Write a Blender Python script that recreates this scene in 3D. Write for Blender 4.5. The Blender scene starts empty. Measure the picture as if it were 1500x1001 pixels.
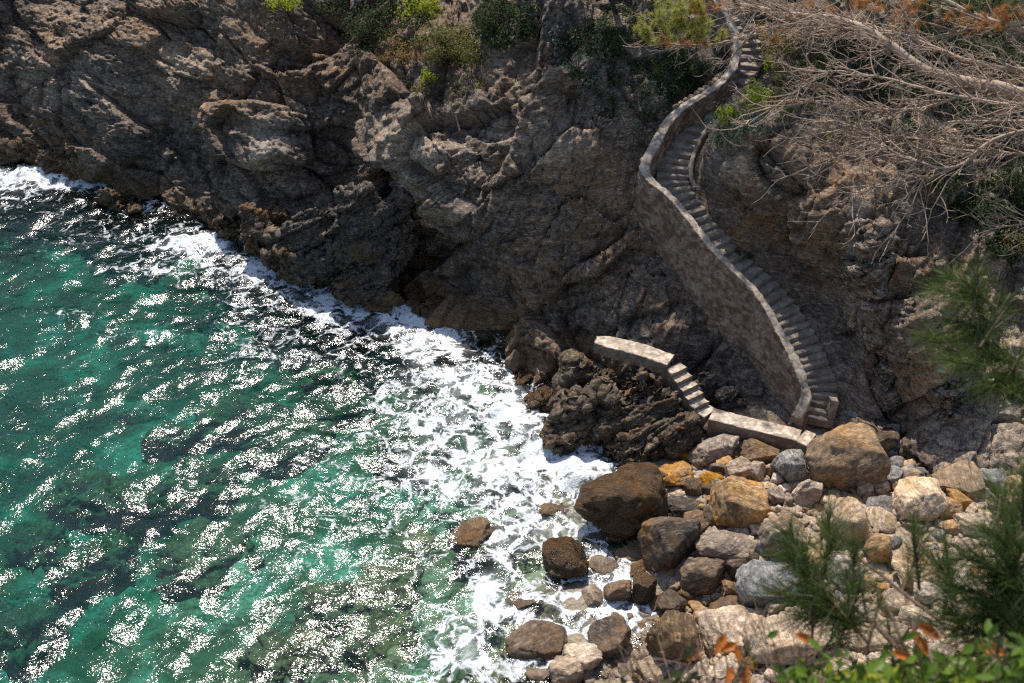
import bpy, bmesh, math, random
import numpy as np
from mathutils import Vector, Matrix, Euler

random.seed(7)
RNG = np.random.default_rng(11)
SC = bpy.context.scene
COL = SC.collection

# ------------------------------------------------------------------ camera
H = 30.0
PITCH = math.radians(37.0)
FPX = 40.0 / 36.0 * 1500.0
cam_data = bpy.data.cameras.new('camera')
cam_data.lens = 40.0
cam_data.sensor_width = 36.0
cam_data.clip_start = 0.05
cam_data.clip_end = 2000.0
cam_data.dof.use_dof = True
cam_data.dof.focus_distance = 43.0
cam_data.dof.aperture_fstop = 6.3
cam = bpy.data.objects.new('camera', cam_data)
cam.location = (0, 0, H)
cam.rotation_euler = (math.pi / 2 - PITCH, 0, 0)
COL.objects.link(cam)
SC.camera = cam

# ------------------------------------------------------------------ sky, sun, exposure
SUN_EL, SUN_AZ = math.radians(57.5), math.radians(-12.0)      # azimuth from +Y, negative = towards -X
world = bpy.data.worlds.new('World')
SC.world = world
world.use_nodes = True
wn = world.node_tree
bg = wn.nodes['Background']
sky = wn.nodes.new('ShaderNodeTexSky')
sky.sky_type = 'NISHITA'
sky.sun_disc = False
sky.sun_elevation = SUN_EL
sky.sun_rotation = SUN_AZ
sky.air_density = 1.0
sky.dust_density = 1.0
sky.ozone_density = 1.0
wn.links.new(sky.outputs[0], bg.inputs[0])
bg.inputs[1].default_value = 0.15
sun_data = bpy.data.lights.new('sun', 'SUN')
sun_data.energy = 5.0
sun_data.angle = math.radians(0.53)
sun_data.color = (1.0, 0.945, 0.86)
sun = bpy.data.objects.new('sun', sun_data)
SUN_DIR = Vector((math.sin(SUN_AZ) * math.cos(SUN_EL), math.cos(SUN_AZ) * math.cos(SUN_EL), math.sin(SUN_EL)))
sun.rotation_euler = (-SUN_DIR).to_track_quat('-Z', 'Y').to_euler()
sun.location = (0, 40, 60)
COL.objects.link(sun)
SC.view_settings.view_transform = 'Standard'
SC.view_settings.look = 'None'
SC.view_settings.exposure = 0.27
SC.view_settings.gamma = 1.0
SC.view_settings.use_curve_mapping = False
SC.render.engine = 'CYCLES'
SC.cycles.use_denoising = False
SC.cycles.adaptive_threshold = 0.01
SC.cycles.pixel_filter_type = 'BLACKMAN_HARRIS'
SC.cycles.filter_width = 1.3
SC.cycles.sample_clamp_indirect = 3.0
SC.cycles.max_bounces = 5
SC.cycles.diffuse_bounces = 2
SC.cycles.glossy_bounces = 2
SC.cycles.transparent_max_bounces = 12
SC.cycles.caustics_reflective = False
SC.cycles.caustics_refractive = False

# ------------------------------------------------------------------ numeric helpers
def ray(px, py):
    x = (px - 750.0) / FPX
    y = (500.5 - py) / FPX
    return np.array([x, math.cos(PITCH) + y * math.sin(PITCH), -math.sin(PITCH) + y * math.cos(PITCH)])

def Pz(px, py, z):
    d = ray(px, py)
    return np.array([0, 0, H]) + d * ((z - H) / d[2])

def Py(px, py, y):
    d = ray(px, py)
    return np.array([0, 0, H]) + d * (y / d[1])

def Pd(px, py, dist):
    d = ray(px, py)
    return np.array([0, 0, H]) + d * (dist / np.linalg.norm(d))

_pr = np.random.default_rng(3)
PERM = _pr.permutation(4096).astype(np.int32)
_g = _pr.normal(size=(4096, 3)).astype(np.float32)
GRAD = _g / np.linalg.norm(_g, axis=1, keepdims=True)
RND3 = _pr.random((4096, 3)).astype(np.float32)

def hash3(i, j, k):
    h = PERM[i & 4095]
    h = PERM[(h + j) & 4095]
    return PERM[(h + k) & 4095]

def perlin(p):
    p = np.asarray(p, dtype=np.float32)
    pi = np.floor(p).astype(np.int32)
    pf = p - pi
    u = pf * pf * pf * (pf * (pf * 6 - 15) + 10)
    out = np.zeros(len(p), np.float32)
    for dx in (0, 1):
        wx = u[:, 0] if dx else 1 - u[:, 0]
        for dy in (0, 1):
            wy = u[:, 1] if dy else 1 - u[:, 1]
            for dz in (0, 1):
                wz = u[:, 2] if dz else 1 - u[:, 2]
                g = GRAD[hash3(pi[:, 0] + dx, pi[:, 1] + dy, pi[:, 2] + dz)]
                d = g[:, 0] * (pf[:, 0] - dx) + g[:, 1] * (pf[:, 1] - dy) + g[:, 2] * (pf[:, 2] - dz)
                out += wx * wy * wz * d
    return out * 1.5

def fbm(p, octaves=4, gain=0.5, lac=2.03):
    p = np.asarray(p, dtype=np.float32)
    a, s = 1.0, 0.0
    for o in range(octaves):
        s = s + a * perlin(p + 17.3 * o)
        p = p * lac
        a *= gain
    return s

def ridged(p, octaves=4, gain=0.5):
    p = np.asarray(p, dtype=np.float32)
    a, s = 1.0, 0.0
    for o in range(octaves):
        s = s + a * (1 - 2 * np.abs(perlin(p + 9.1 * o)))
        p = p * 2.1
        a *= gain
    return s

def worley(p):
    """nearest cell: relative vector, random triple, F1, F2"""
    p = np.asarray(p, dtype=np.float32)
    pi = np.floor(p).astype(np.int32)
    n = len(p)
    f1 = np.full(n, 1e9, np.float32); f2 = np.full(n, 1e9, np.float32)
    rel = np.zeros((n, 3), np.float32); hid = np.zeros(n, np.int32)
    for dx in (-1, 0, 1):
        for dy in (-1, 0, 1):
            for dz in (-1, 0, 1):
                ci = pi + np.array([dx, dy, dz], np.int32)
                h = hash3(ci[:, 0], ci[:, 1], ci[:, 2])
                r = p - (ci + RND3[h])
                d = np.einsum('ij,ij->i', r, r)
                m = d < f1
                f2 = np.where(m, f1, np.minimum(f2, d))
                f1 = np.where(m, d, f1)
                rel[m] = r[m]; hid[m] = h[m]
    return rel, RND3[(hid * 7 + 13) & 4095], np.sqrt(f1), np.sqrt(f2)

def facets(p, scale, tilt=0.8, off=0.25, crack=0.1, cw=0.07):
    """blocky relief: every cell is a tilted plane, cracks between them"""
    rel, r, f1, f2 = worley(p / scale)
    g = (r - 0.5) * 2
    d = tilt * np.einsum('ij,ij->i', rel, g) + off * (r[:, 0] + r[:, 1] - 1.0)
    d = d - crack * np.exp(-((f2 - f1) / cw) ** 2)
    return d

def sstep(a, b, x):
    t = np.clip((x - a) / (b - a), 0, 1)
    return t * t * (3 - 2 * t)

def crs(pts, m, closed=False):
    """Catmull-Rom through pts (n,k), m samples evenly by chord length"""
    P = np.asarray(pts, float)
    seg = np.linalg.norm(np.diff(P[:, :3], axis=0), axis=1) + 1e-6
    T = np.concatenate([[0], np.cumsum(seg)])
    t = np.linspace(0, T[-1], m)
    i = np.clip(np.searchsorted(T, t, side='right') - 1, 0, len(P) - 2)
    tan = np.zeros_like(P)
    tan[1:-1] = (P[2:] - P[:-2]) / (T[2:] - T[:-2])[:, None]
    tan[0] = (P[1] - P[0]) / seg[0]
    tan[-1] = (P[-1] - P[-2]) / seg[-1]
    h = (T[i + 1] - T[i])[:, None]
    s = ((t - T[i])[:, None]) / h
    return ((2 * s**3 - 3 * s**2 + 1) * P[i] + (s**3 - 2 * s**2 + s) * h * tan[i]
            + (-2 * s**3 + 3 * s**2) * P[i + 1] + (s**3 - s**2) * h * tan[i + 1])

def idw(x, y, ctrl, power=3.0):
    num = np.zeros_like(x); den = np.zeros_like(x)
    for cx, cy, cz in ctrl:
        w = 1.0 / (((x - cx) ** 2 + (y - cy) ** 2) + 0.4) ** (power / 2)
        num += w * cz; den += w
    return num / den

# ------------------------------------------------------------------ mesh helpers
def mesh_np(name, V, F, smooth=True):
    """V (n,3), F (m,3) or (m,4) arrays -> mesh"""
    me = bpy.data.meshes.new(name)
    V = np.ascontiguousarray(V, dtype=np.float32)
    F = np.ascontiguousarray(F, dtype=np.int32)
    me.vertices.add(len(V))
    me.vertices.foreach_set('co', V.ravel())
    k = F.shape[1]
    me.loops.add(F.size)
    me.loops.foreach_set('vertex_index', F.ravel())
    me.polygons.add(len(F))
    me.polygons.foreach_set('loop_start', np.arange(0, F.size, k, dtype=np.int32))
    if smooth:
        me.polygons.foreach_set('use_smooth', np.ones(len(F), dtype=bool))
    me.update(calc_edges=True)
    return me

def attr(me, name, vals):
    a = me.attributes.new(name, 'FLOAT', 'POINT')
    a.data.foreach_set('value', np.ascontiguousarray(vals, dtype=np.float32))

def grid_faces(nu, nv):
    i = np.arange(nu * nv).reshape(nu, nv)
    return np.stack([i[:-1, :-1].ravel(), i[1:, :-1].ravel(), i[1:, 1:].ravel(), i[:-1, 1:].ravel()], axis=1)

def grid_normals(G):
    du = np.gradient(G, axis=0); dv = np.gradient(G, axis=1)
    n = np.cross(du, dv)
    return n / (np.linalg.norm(n, axis=2, keepdims=True) + 1e-9)

def add(name, me, mat, parent=None, loc=None):
    o = bpy.data.objects.new(name, me)
    if mat is not None and len(me.materials) == 0:
        me.materials.append(mat)
    COL.objects.link(o)
    if parent is not None:
        o.parent = parent
    if loc is not None:
        o.location = loc
    return o

def tag(o, label=None, cat=None, group=None, kind=None):
    if label: o['label'] = label
    if cat: o['category'] = cat
    if group: o['group'] = group
    if kind: o['kind'] = kind
    return o

def empty(name, loc, label, cat, group=None):
    o = bpy.data.objects.new(name, None)
    o.empty_display_size = 0.2
    o.location = loc
    COL.objects.link(o)
    return tag(o, label, cat, group)

def ico(sub):
    bm = bmesh.new()
    bmesh.ops.create_icosphere(bm, subdivisions=sub, radius=1.0)
    V = np.array([v.co[:] for v in bm.verts], dtype=np.float32)
    F = np.array([[v.index for v in f.verts] for f in bm.faces], dtype=np.int32)
    bm.free()
    return V, F
ICO = {}
def get_ico(s):
    if s not in ICO:
        ICO[s] = ico(s)
    return ICO[s]

def rock(seed, sub=4, cuts=9, rough=0.05, cutmin=0.55, cutmax=0.9, strat=0.0, soft=0.03, block=0.45, taper=0.0):
    """angular boulder of unit size: a ball with flats cut into it, then weathered"""
    r = np.random.default_rng(seed)
    V, F = get_ico(sub)
    V = V.copy().astype(np.float64)
    V = V / np.max(np.abs(V), axis=1, keepdims=True) ** block     # towards a block
    for _ in range(cuts):
        n = r.normal(size=3); n /= np.linalg.norm(n)
        d = r.uniform(cutmin, cutmax) * (np.abs(n).sum() ** 0.35)
        h = V @ n - d
        over = np.where(h > 0, h, 0)
        V = V - np.outer(over * (1 - soft * 3), n)
    if taper:
        V[:, :2] *= (1 - taper * np.clip((V[:, 2] + 0.8) / 1.9, 0, 1))[:, None]
    o = r.uniform(-50, 50, 3)
    nrm = V / np.linalg.norm(V, axis=1, keepdims=True)
    disp = rough * 1.8 * fbm(V * 1.3 + o, 3) + rough * 1.2 * facets(V + o, 0.55, 0.9, 0.4, 0.35, 0.08)
    if sub >= 4:
        disp = disp + rough * 0.55 * fbm(V * 6 + o, 3)
    if strat:
        a = r.normal(size=3); a[2] += 1.5; a /= np.linalg.norm(a)
        u = (V @ a) * 7 + 1.2 * fbm(V * 1.5 + o, 2)
        disp = disp + strat * (np.abs((u % 1.0) - 0.5) ** 0.7 + 0.6 * np.abs(((u * 2.3) % 1.0) - 0.5))
    V = V + nrm * disp[:, None]
    return V, F

# ------------------------------------------------------------------ material helpers
def M(name):
    m = bpy.data.materials.new(name)
    m.use_nodes = True
    nt = m.node_tree
    for n in list(nt.nodes):
        nt.nodes.remove(n)
    return m, nt

class NT:
    def __init__(s, nt): s.nt = nt
    def n(s, t, **kw):
        nd = s.nt.nodes.new(t)
        for k, v in kw.items():
            setattr(nd, k, v)
        return nd
    def set(s, nd, i, v):
        if v is None: return
        if hasattr(v, 'is_linked') or isinstance(v, bpy.types.NodeSocket):
            s.nt.links.new(v, nd.inputs[i])
        else:
            nd.inputs[i].default_value = v
    def noise(s, vec, scale, detail=4, rough=0.55, dist=0.0):
        nd = s.n('ShaderNodeTexNoise')
        s.set(nd, 'Vector', vec); nd.inputs['Scale'].default_value = scale
        nd.inputs['Detail'].default_value = detail; nd.inputs['Roughness'].default_value = rough
        nd.inputs['Distortion'].default_value = dist
        return nd.outputs[0]
    def vor(s, vec, scale, feature='F1', out=0, rand=1.0):
        nd = s.n('ShaderNodeTexVoronoi', feature=feature)
        s.set(nd, 'Vector', vec); nd.inputs['Scale'].default_value = scale
        nd.inputs['Randomness'].default_value = rand
        return nd.outputs[out]
    def math(s, op, a, b=None, c=None, clamp=False):
        nd = s.n('ShaderNodeMath', operation=op, use_clamp=clamp)
        s.set(nd, 0, a); s.set(nd, 1, b); s.set(nd, 2, c)
        return nd.outputs[0]
    def vmath(s, op, a, b=None):
        nd = s.n('ShaderNodeVectorMath', operation=op)
        s.set(nd, 0, a); s.set(nd, 1, b)
        return nd.outputs[0]
    def scale(s, vec, xyz):
        nd = s.n('ShaderNodeMapping'); s.set(nd, 0, vec); nd.inputs['Scale'].default_value = xyz
        return nd.outputs[0]
    def rot(s, vec, r, xyz=(1, 1, 1)):
        nd = s.n('ShaderNodeMapping'); s.set(nd, 0, vec); nd.inputs['Rotation'].default_value = r
        nd.inputs['Scale'].default_value = xyz
        return nd.outputs[0]
    def mapr(s, v, a, b, c=0.0, d=1.0, smooth=True):
        nd = s.n('ShaderNodeMapRange', interpolation_type='SMOOTHSTEP' if smooth else 'LINEAR')
        s.set(nd, 0, v); s.set(nd, 1, a); s.set(nd, 2, b); s.set(nd, 3, c); s.set(nd, 4, d)
        return nd.outputs[0]
    def mix(s, f, a, b, mode='MIX'):
        nd = s.n('ShaderNodeMix', data_type='RGBA', blend_type=mode)
        s.set(nd, 0, f)
        for i, v in ((6, a), (7, b)):
            if isinstance(v, tuple) and len(v) == 3: v = v + (1,)
            s.set(nd, i, v)
        return nd.outputs[2]
    def attr(s, name):
        nd = s.n('ShaderNodeAttribute', attribute_name=name)
        return nd.outputs['Fac']
    def pos(s):
        return s.n('ShaderNodeNewGeometry').outputs['Position']
    def obj(s):
        return s.n('ShaderNodeTexCoord').outputs['Object']
    def rnd(s):
        return s.n('ShaderNodeObjectInfo').outputs['Random']
    def bump(s, h, strength=0.5, dist=0.05, normal=None):
        nd = s.n('ShaderNodeBump'); s.set(nd, 'Height', h)
        nd.inputs['Strength'].default_value = strength; nd.inputs['Distance'].default_value = dist
        if normal is not None: s.set(nd, 'Normal', normal)
        return nd.outputs[0]
    def principled(s, color, rough=0.8, normal=None, spec=0.3):
        b = s.n('ShaderNodeBsdfPrincipled')
        if isinstance(color, tuple) and len(color) == 3: color = color + (1,)
        s.set(b, 'Base Color', color); s.set(b, 'Roughness', rough)
        s.set(b, 'Specular IOR Level', spec)
        if normal is not None: s.set(b, 'Normal', normal)
        return b
    def out(s, sh, vol=None):
        o = s.n('ShaderNodeOutputMaterial')
        s.nt.links.new(sh, o.inputs[0])
        if vol is not None: s.nt.links.new(vol, o.inputs[1])
        return o

def rock_mat(name, dark, mid, light, stain, stain_amt=0.5, wet_z=0.9, scale=1.0, wet_col=(0.045, 0.028, 0.014),
             bump=0.6, per_object=False, strat=(0.5, 0.3, 0.2), use_attr=False, dark_attr=False):
    m, nt = M(name); g = NT(nt)
    P = g.pos()
    O = g.obj() if per_object else P
    if per_object:
        off = g.n('ShaderNodeObjectInfo').outputs['Random']
        comb = g.n('ShaderNodeCombineXYZ'); g.set(comb, 0, g.math('MULTIPLY', off, 37.0)); g.set(comb, 1, g.math('MULTIPLY', off, 91.0))
        vr = g.n('ShaderNodeVectorRotate', rotation_type='AXIS_ANGLE')
        g.set(vr, 'Vector', g.vmath('ADD', P, comb.outputs[0])); vr.inputs['Axis'].default_value = (.45, .6, .66)
        g.set(vr, 'Angle', g.math('MULTIPLY', off, 44.0))
        O = vr.outputs[0]
    S = g.rot(O, strat, (0.45, 0.45, 2.6))
    n1 = g.noise(O, 0.35 * scale, 5, 0.6)
    n2 = g.noise(S, 1.1 * scale, 6, 0.65, 0.4)
    n3 = g.noise(O, 5.0 * scale, 5, 0.7)
    n4 = g.noise(S, 6.0 * scale, 4, 0.7, 0.6)
    c = g.mix(g.mapr(n2, 0.38, 0.62), dark, mid)
    c = g.mix(g.mapr(n4, 0.45, 0.72), c, light)
    # rusty weathering
    st = g.noise(O, 0.5 * scale, 6, 0.62, 0.3)
    sf = g.mapr(st, 0.62 - 0.2 * stain_amt, 0.78 - 0.2 * stain_amt)
    if use_attr:
        sf = g.math('ADD', g.math('MULTIPLY', sf, 0.45), g.math('MULTIPLY', g.attr('ochre'), g.mapr(n1, 0.2, 0.62)), clamp=True)
    c = g.mix(g.math('MULTIPLY', sf, 0.85), c, g.mix(n4, stain, tuple(x * 0.55 for x in stain)))
    if use_attr:
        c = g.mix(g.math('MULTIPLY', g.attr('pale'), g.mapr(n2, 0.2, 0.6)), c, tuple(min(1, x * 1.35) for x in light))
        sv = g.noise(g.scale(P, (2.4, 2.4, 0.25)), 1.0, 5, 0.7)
        blk = g.math('MULTIPLY', g.attr('soot_shade'), g.mapr(sv, 0.38, 0.56))
        c = g.mix(g.math('MULTIPLY', blk, 0.85), c, (0.022, 0.021, 0.022))  # near-black for the streaks and for painted shade in the recesses
    # fine mottling
    c = g.mix(0.8, c, g.mix(g.mapr(n1, .36, .64), (.72, .73, .75), (1.25, 1.2, 1.12)), 'MULTIPLY')
    c = g.mix(0.75, c, g.mix(g.mapr(n3, 0.34, 0.66), (0.5, 0.5, 0.51), (1.42, 1.38, 1.33)), 'MULTIPLY')
    # dark hairline joints along the bedding
    jn = g.noise(g.rot(O, strat, (0.8, 0.8, 7.0)), 1.6 * scale, 5, 0.7, 0.8)
    c = g.mix(g.math('MULTIPLY', g.mapr(g.math('ABSOLUTE', g.math('SUBTRACT', jn, 0.5)), 0.02, 0.0), 0.16 if per_object else 0.35), c, tuple(x * 0.4 for x in dark))
    # lichen / pale specks
    sp = g.noise(O, 14 * scale, 3, 0.6)
    c = g.mix(g.mapr(sp, 0.62, 0.72, 0.0, 0.35), c, tuple(min(1, x * 1.5) for x in light))
    if per_object:
        hv = g.n('ShaderNodeHueSaturation')
        g.set(hv, 'Color', c)
        g.set(hv, 'Value', g.mapr(g.rnd(), 0, 1, 0.78, 1.22, False))
        g.set(hv, 'Saturation', g.mapr(g.math('FRACT', g.math('MULTIPLY', g.rnd(), 7.3)), 0, 1, 0.75, 1.15, False))
        c = hv.outputs[0]
    # wet tide line
    sep = g.n('ShaderNodeSeparateXYZ'); g.set(sep, 0, P)
    wz = g.math('ADD', sep.outputs[2], g.math('MULTIPLY', g.math('SUBTRACT', n1, 0.5), -1.6))
    wet = g.mapr(wz, wet_z, wet_z * 0.35 - 0.1) if wet_z is not None else 0.0
    c = g.mix(g.math('MULTIPLY', wet, 0.75), c, g.mix(n2, wet_col, tuple(x * 3.4 for x in wet_col)))
    rough = g.mapr(wet, 0, 1, 0.82, 0.3, False) if wet_z is not None else 0.9
    h = g.math('ADD', g.math('MULTIPLY', n4, 0.75), g.math('MULTIPLY', n3, 0.9))
    h = g.math('ADD', h, g.mapr(g.math('ABSOLUTE', g.math('SUBTRACT', jn, 0.5)), 0.0, 0.05, -0.12 if per_object else -0.35, 0.0))
    h = g.math('ADD', h, g.math('MULTIPLY', g.noise(O, 22 * scale, 3, 0.7), 0.25))
    cr = g.vor(g.rot(g.vmath('ADD', O, g.vmath('MULTIPLY', g.n('ShaderNodeTexNoise').outputs[1], (0.3, 0.3, 0.3))), strat, (1.0, 1.0, 2.2)), 1.6 * scale, 'DISTANCE_TO_EDGE')
    h = g.math('ADD', h, g.math('MULTIPLY', g.mapr(n1, .45, .6), g.mapr(cr, 0.0, 0.05, -0.15 if per_object else -0.45, 0.0)))
    nb = g.bump(h, bump, 0.12)
    b = g.principled(c, rough, nb, 0.35)
    g.out(b.outputs[0])
    return m

# ------------------------------------------------------------------ rock materials
MAT_CLIFF = rock_mat('cliff_rock', (0.088, 0.064, 0.049), (0.235, 0.18, 0.138), (0.42, 0.345, 0.27), (0.38, 0.195, 0.07),
                     0.45, wet_z=1.5, wet_col=(0.075, 0.04, 0.016), use_attr=True, bump=0.75, strat=(0.5, 0.35, 0.3))
MAT_DARK = rock_mat('dark_schist', (0.055, 0.044, 0.037), (0.135, 0.11, 0.09), (0.28, 0.24, 0.195), (0.22, 0.12, 0.045), 0.45,
                    wet_z=1.1, bump=0.8, scale=1.3, strat=(0.3, 0.2, 0.0))
MAT_BROWN = rock_mat('brown_rock', (0.065, 0.044, 0.028), (0.155, 0.112, 0.072), (0.29, 0.225, 0.155), (0.25, 0.125, 0.042), 0.6,
                     wet_z=0.9, bump=0.7, scale=1.3)
PB = dict(per_object=True, bump=0.65, wet_z=0.55)
MATS = {
 'ochre': rock_mat('ochre_boulder', (0.20, 0.115, 0.055), (0.38, 0.235, 0.105), (0.52, 0.37, 0.21), (0.52, 0.25, 0.045), 0.9, **PB),
 'tan': rock_mat('tan_boulder', (0.22, 0.15, 0.095), (0.40, 0.285, 0.185), (0.57, 0.44, 0.31), (0.45, 0.25, 0.09), 0.5, **PB),
 'pale': rock_mat('pale_boulder', (0.36, 0.265, 0.18), (0.55, 0.425, 0.305), (0.70, 0.585, 0.455), (0.56, 0.34, 0.16), 0.5, **PB),
 'grey': rock_mat('grey_boulder', (0.13, 0.122, 0.115), (0.25, 0.235, 0.22), (0.41, 0.385, 0.355), (0.27, 0.19, 0.12), 0.15, **PB),
 'brown': rock_mat('brown_boulder', (0.07, 0.045, 0.027), (0.165, 0.105, 0.06), (0.28, 0.195, 0.12), (0.27, 0.13, 0.035), 0.7, **PB),
 'dark': rock_mat('dark_boulder', (0.04, 0.03, 0.022), (0.095, 0.07, 0.05), (0.19, 0.145, 0.105), (0.22, 0.12, 0.042), 0.45, **PB),
 'wet': rock_mat('wet_brown_boulder', (0.035, 0.02, 0.009), (0.095, 0.052, 0.02), (0.18, 0.105, 0.045), (0.24, 0.11, 0.02), 0.8,
                 per_object=True, bump=1.0, wet_z=2.6, wet_col=(0.04, 0.021, 0.008)),
}

# ------------------------------------------------------------------ staircase path (walking line)
STAIR_PX = [(1195, 612, 1.6), (1200, 560, 2.4), (1160, 470, 3.8), (1125, 425, 4.5), (1060, 365, 5.4), (1010, 305, 6.3), (985, 265, 6.9),
            (990, 220, 7.6), (1025, 165, 8.4), (1060, 130, 8.9), (1092, 90, 9.5), (1085, 40, 10.3), (1060, 0, 10.9), (1030, -50, 11.7)]
STAIR = np.array([Pz(*s) for s in STAIR_PX])
WALL_PX = [(1168, 612, 1.95), (1181, 578, 2.7), (1170, 540, 3.4), (1140, 480, 4.3), (1110, 430, 5.1), (1050, 370, 6.0), (1010, 320, 6.7),
           (985, 290, 7.1), (945, 250, 7.7), (958, 215, 8.2), (990, 165, 8.9), (1050, 125, 9.5), (1075, 95, 10.0), (1080, 60, 10.6), (1070, 30, 11.1), (1050, 0, 11.6), (1020, -50, 12.4)]
WALL = np.array([Pz(*s) for s in WALL_PX])
def right_of(path):
    t = np.gradient(path, axis=0)
    r = np.stack([t[:, 1], -t[:, 0], np.zeros(len(t))], 1)
    return r / np.linalg.norm(r, axis=1, keepdims=True)

# ------------------------------------------------------------------ cliffs
def loft(profiles, nu, nv, vspan=None):
    R = np.stack([crs(p, nv) for p in profiles])            # (np, nv, 3)
    mid = R[:, nv // 3]
    seg = np.linalg.norm(np.diff(mid, axis=0), axis=1) + 0.3
    T = np.concatenate([[0], np.cumsum(seg)])
    t = np.linspace(0, T[-1], nu)
    i = np.clip(np.searchsorted(T, t, side='right') - 1, 0, len(T) - 2)
    tan = np.zeros_like(R)
    tan[1:-1] = (R[2:] - R[:-2]) / (T[2:] - T[:-2])[:, None, None]
    tan[0] = (R[1] - R[0]) / seg[0]; tan[-1] = (R[-1] - R[-2]) / seg[-1]
    h = (T[i + 1] - T[i])[:, None, None]; s = (t - T[i])[:, None, None] / h
    return ((2*s**3 - 3*s**2 + 1) * R[i] + (s**3 - 2*s**2 + s) * h * tan[i] + (-2*s**3 + 3*s**2) * R[i+1] + (s**3 - s**2) * h * tan[i+1])

def project(V):
    d = V - np.array([0, 0, H])
    yc = d[:, 1] * math.sin(PITCH) + d[:, 2] * math.cos(PITCH)
    zc = d[:, 1] * math.cos(PITCH) - d[:, 2] * math.sin(PITCH)
    return 750 + FPX * d[:, 0] / zc, 500.5 - FPX * yc / zc

def blobs(px, py, lst):
    o = np.zeros(len(px))
    for cx, cy, rx, ry, a in lst:
        o = np.maximum(o, a * np.exp(-((px - cx) / rx) ** 2 - ((py - cy) / ry) ** 2))
    return o

def rotm(ax, ay, az):
    return np.array(Euler((ax, ay, az)).to_matrix())

def crag(V, N, amp=1.0, fold=None):
    """rock relief (metres) along the surface normal, for points V"""
    V = V.astype(np.float32)
    px, py = project(V)
    w = np.stack([fbm(V / 7.0 + k * 31.0, 3) for k in range(3)], 1)
    # bedding: folded coordinate; layers dip differently from left to right
    A = rotm(0.55, -0.5, 0.2); B = rotm(-0.35, 0.55, 0.0)
    k = sstep(-14, 2, V[:, 0])[:, None]
    V0 = V; V = V - np.array([-6, 46, 4], np.float32)
    Q = (V + 1.8 * w) @ A.T * (1 - k) + (V + .7 * w) @ B.T * k
    Qf = (V + .45 * w) @ A.T * (1 - k) + (V + .4 * w) @ B.T * k
    Qa = Qf * np.array([0.62, 0.62, 1.35])
    d = 0.8 * fbm(V / 7.0, 2)
    d += 1.75 * facets(Qa + 3, 4.6, 0.75, 0.45, 0.10, 0.04)
    d += 0.75 * facets(Qa + 11, 1.9, 0.85, 0.45, 0.14, 0.05)
    d += 0.30 * facets(Qa + 23, 0.8, 0.9, 0.5, 0.2, 0.07)
    d += 0.14 * facets(Qa + 41, 0.36, 0.9, 0.5, 0.2, 0.09)
    d += 0.05 * facets(Qa * np.array([1, 1, 1.5]) + 51, 0.17, 0.9, 0.6, 0.2, 0.12)
    u = Q[:, 2] * 0.9 + 0.5 * w[:, 0]
    lay = ((u % 1.0)) ** 1.6 * 0.6 + ((u * 2.7 + 0.6 * w[:, 1]) % 1.0) * 0.25
    lay *= sstep(-0.1, 0.4, perlin(V / 4.5 + 77))
    d += 0.55 * lay * (1 - .6 * k[:, 0])
    d += 0.06 * fbm(V * 2.6, 4, 0.62) + 0.05 * ((Q[:, 2] * 5.5 + w[:, 2]) % 1.0) * sstep(-.2, .3, perlin(V / 3.0 + 19))
    return d * amp

OCHRE = [(40, 215, 70, 40, 1), (660, 465, 90, 32, 1), (590, 430, 40, 40, .7), (1140, 330, 110, 110, .75), (900, 330, 45, 90, .6), (520, 60, 120, 60, .5),
         (1290, 390, 60, 70, .6), (250, 60, 130, 60, .45), (760, 500, 60, 40, .7), (1100, 210, 60, 40, .7), (780, 130, 70, 60, .3), (1330, 560, 70, 80, .5), (430, 90, 120, 60, .6), (330, 150, 60, 50, .5), (880, 250, 60, 60, .5), (760, 430, 90, 60, .45), (1200, 280, 90, 80, .6), (60, 60, 90, 40, .35), (560, 150, 60, 80, .4), (1000, 420, 60, 50, .4), (1380, 380, 70, 60, .5)]
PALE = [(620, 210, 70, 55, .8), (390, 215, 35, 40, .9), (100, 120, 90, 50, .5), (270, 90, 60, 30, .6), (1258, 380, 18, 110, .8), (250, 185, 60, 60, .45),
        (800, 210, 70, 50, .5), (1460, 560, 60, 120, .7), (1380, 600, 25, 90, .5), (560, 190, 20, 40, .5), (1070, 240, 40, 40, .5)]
SOOT_SHADE = [(255, 225, 70, 50, 1), (480, 190, 60, 90, .8), (680, 390, 80, 60, .8), (1080, 520, 90, 60, .9), (840, 470, 60, 60, .5), (1170, 420, 60, 80, .4), (420, 120, 60, 60, .5), (980, 470, 60, 70, .5)]  # soot streaks, plus the shade of gully, cave and hollows painted in

def cliff(name, profiles, nu, nv, amp=1.0, damp=None):
    G = loft(profiles, nu, nv)
    N = grid_normals(G)
    V = G.reshape(-1, 3); Nf = N.reshape(-1, 3)
    d = crag(V, Nf, amp)
    if damp is not None:
        d = d * damp(V)
    Nn = Nf + np.array([0, -0.25, 0.1]); Nn /= np.linalg.norm(Nn, axis=1, keepdims=True)
    W = V + Nn * d[:, None]
    me = mesh_np(name, W, grid_faces(nu, nv))
    px, py = project(W)
    n = fbm(W / 2.0, 3) * 0.35
    attr(me, 'ochre', np.clip(blobs(px, py, OCHRE) + n * 0.6, 0, 1))
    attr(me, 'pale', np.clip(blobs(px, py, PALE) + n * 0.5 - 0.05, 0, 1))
    attr(me, 'soot_shade', np.clip(blobs(px, py, SOOT_SHADE) + n * 0.4 - 0.05, 0, 1))
    o = add(name, me, MAT_CLIFF)
    tag(o, kind='structure')
    return o

def prof(*pts):
    return np.array([Py(*p) for p in pts])

def under(p, dz=3.0):
    b = p[0] + np.array([0, -1.0, -dz])
    return np.vstack([b[None], p])

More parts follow.
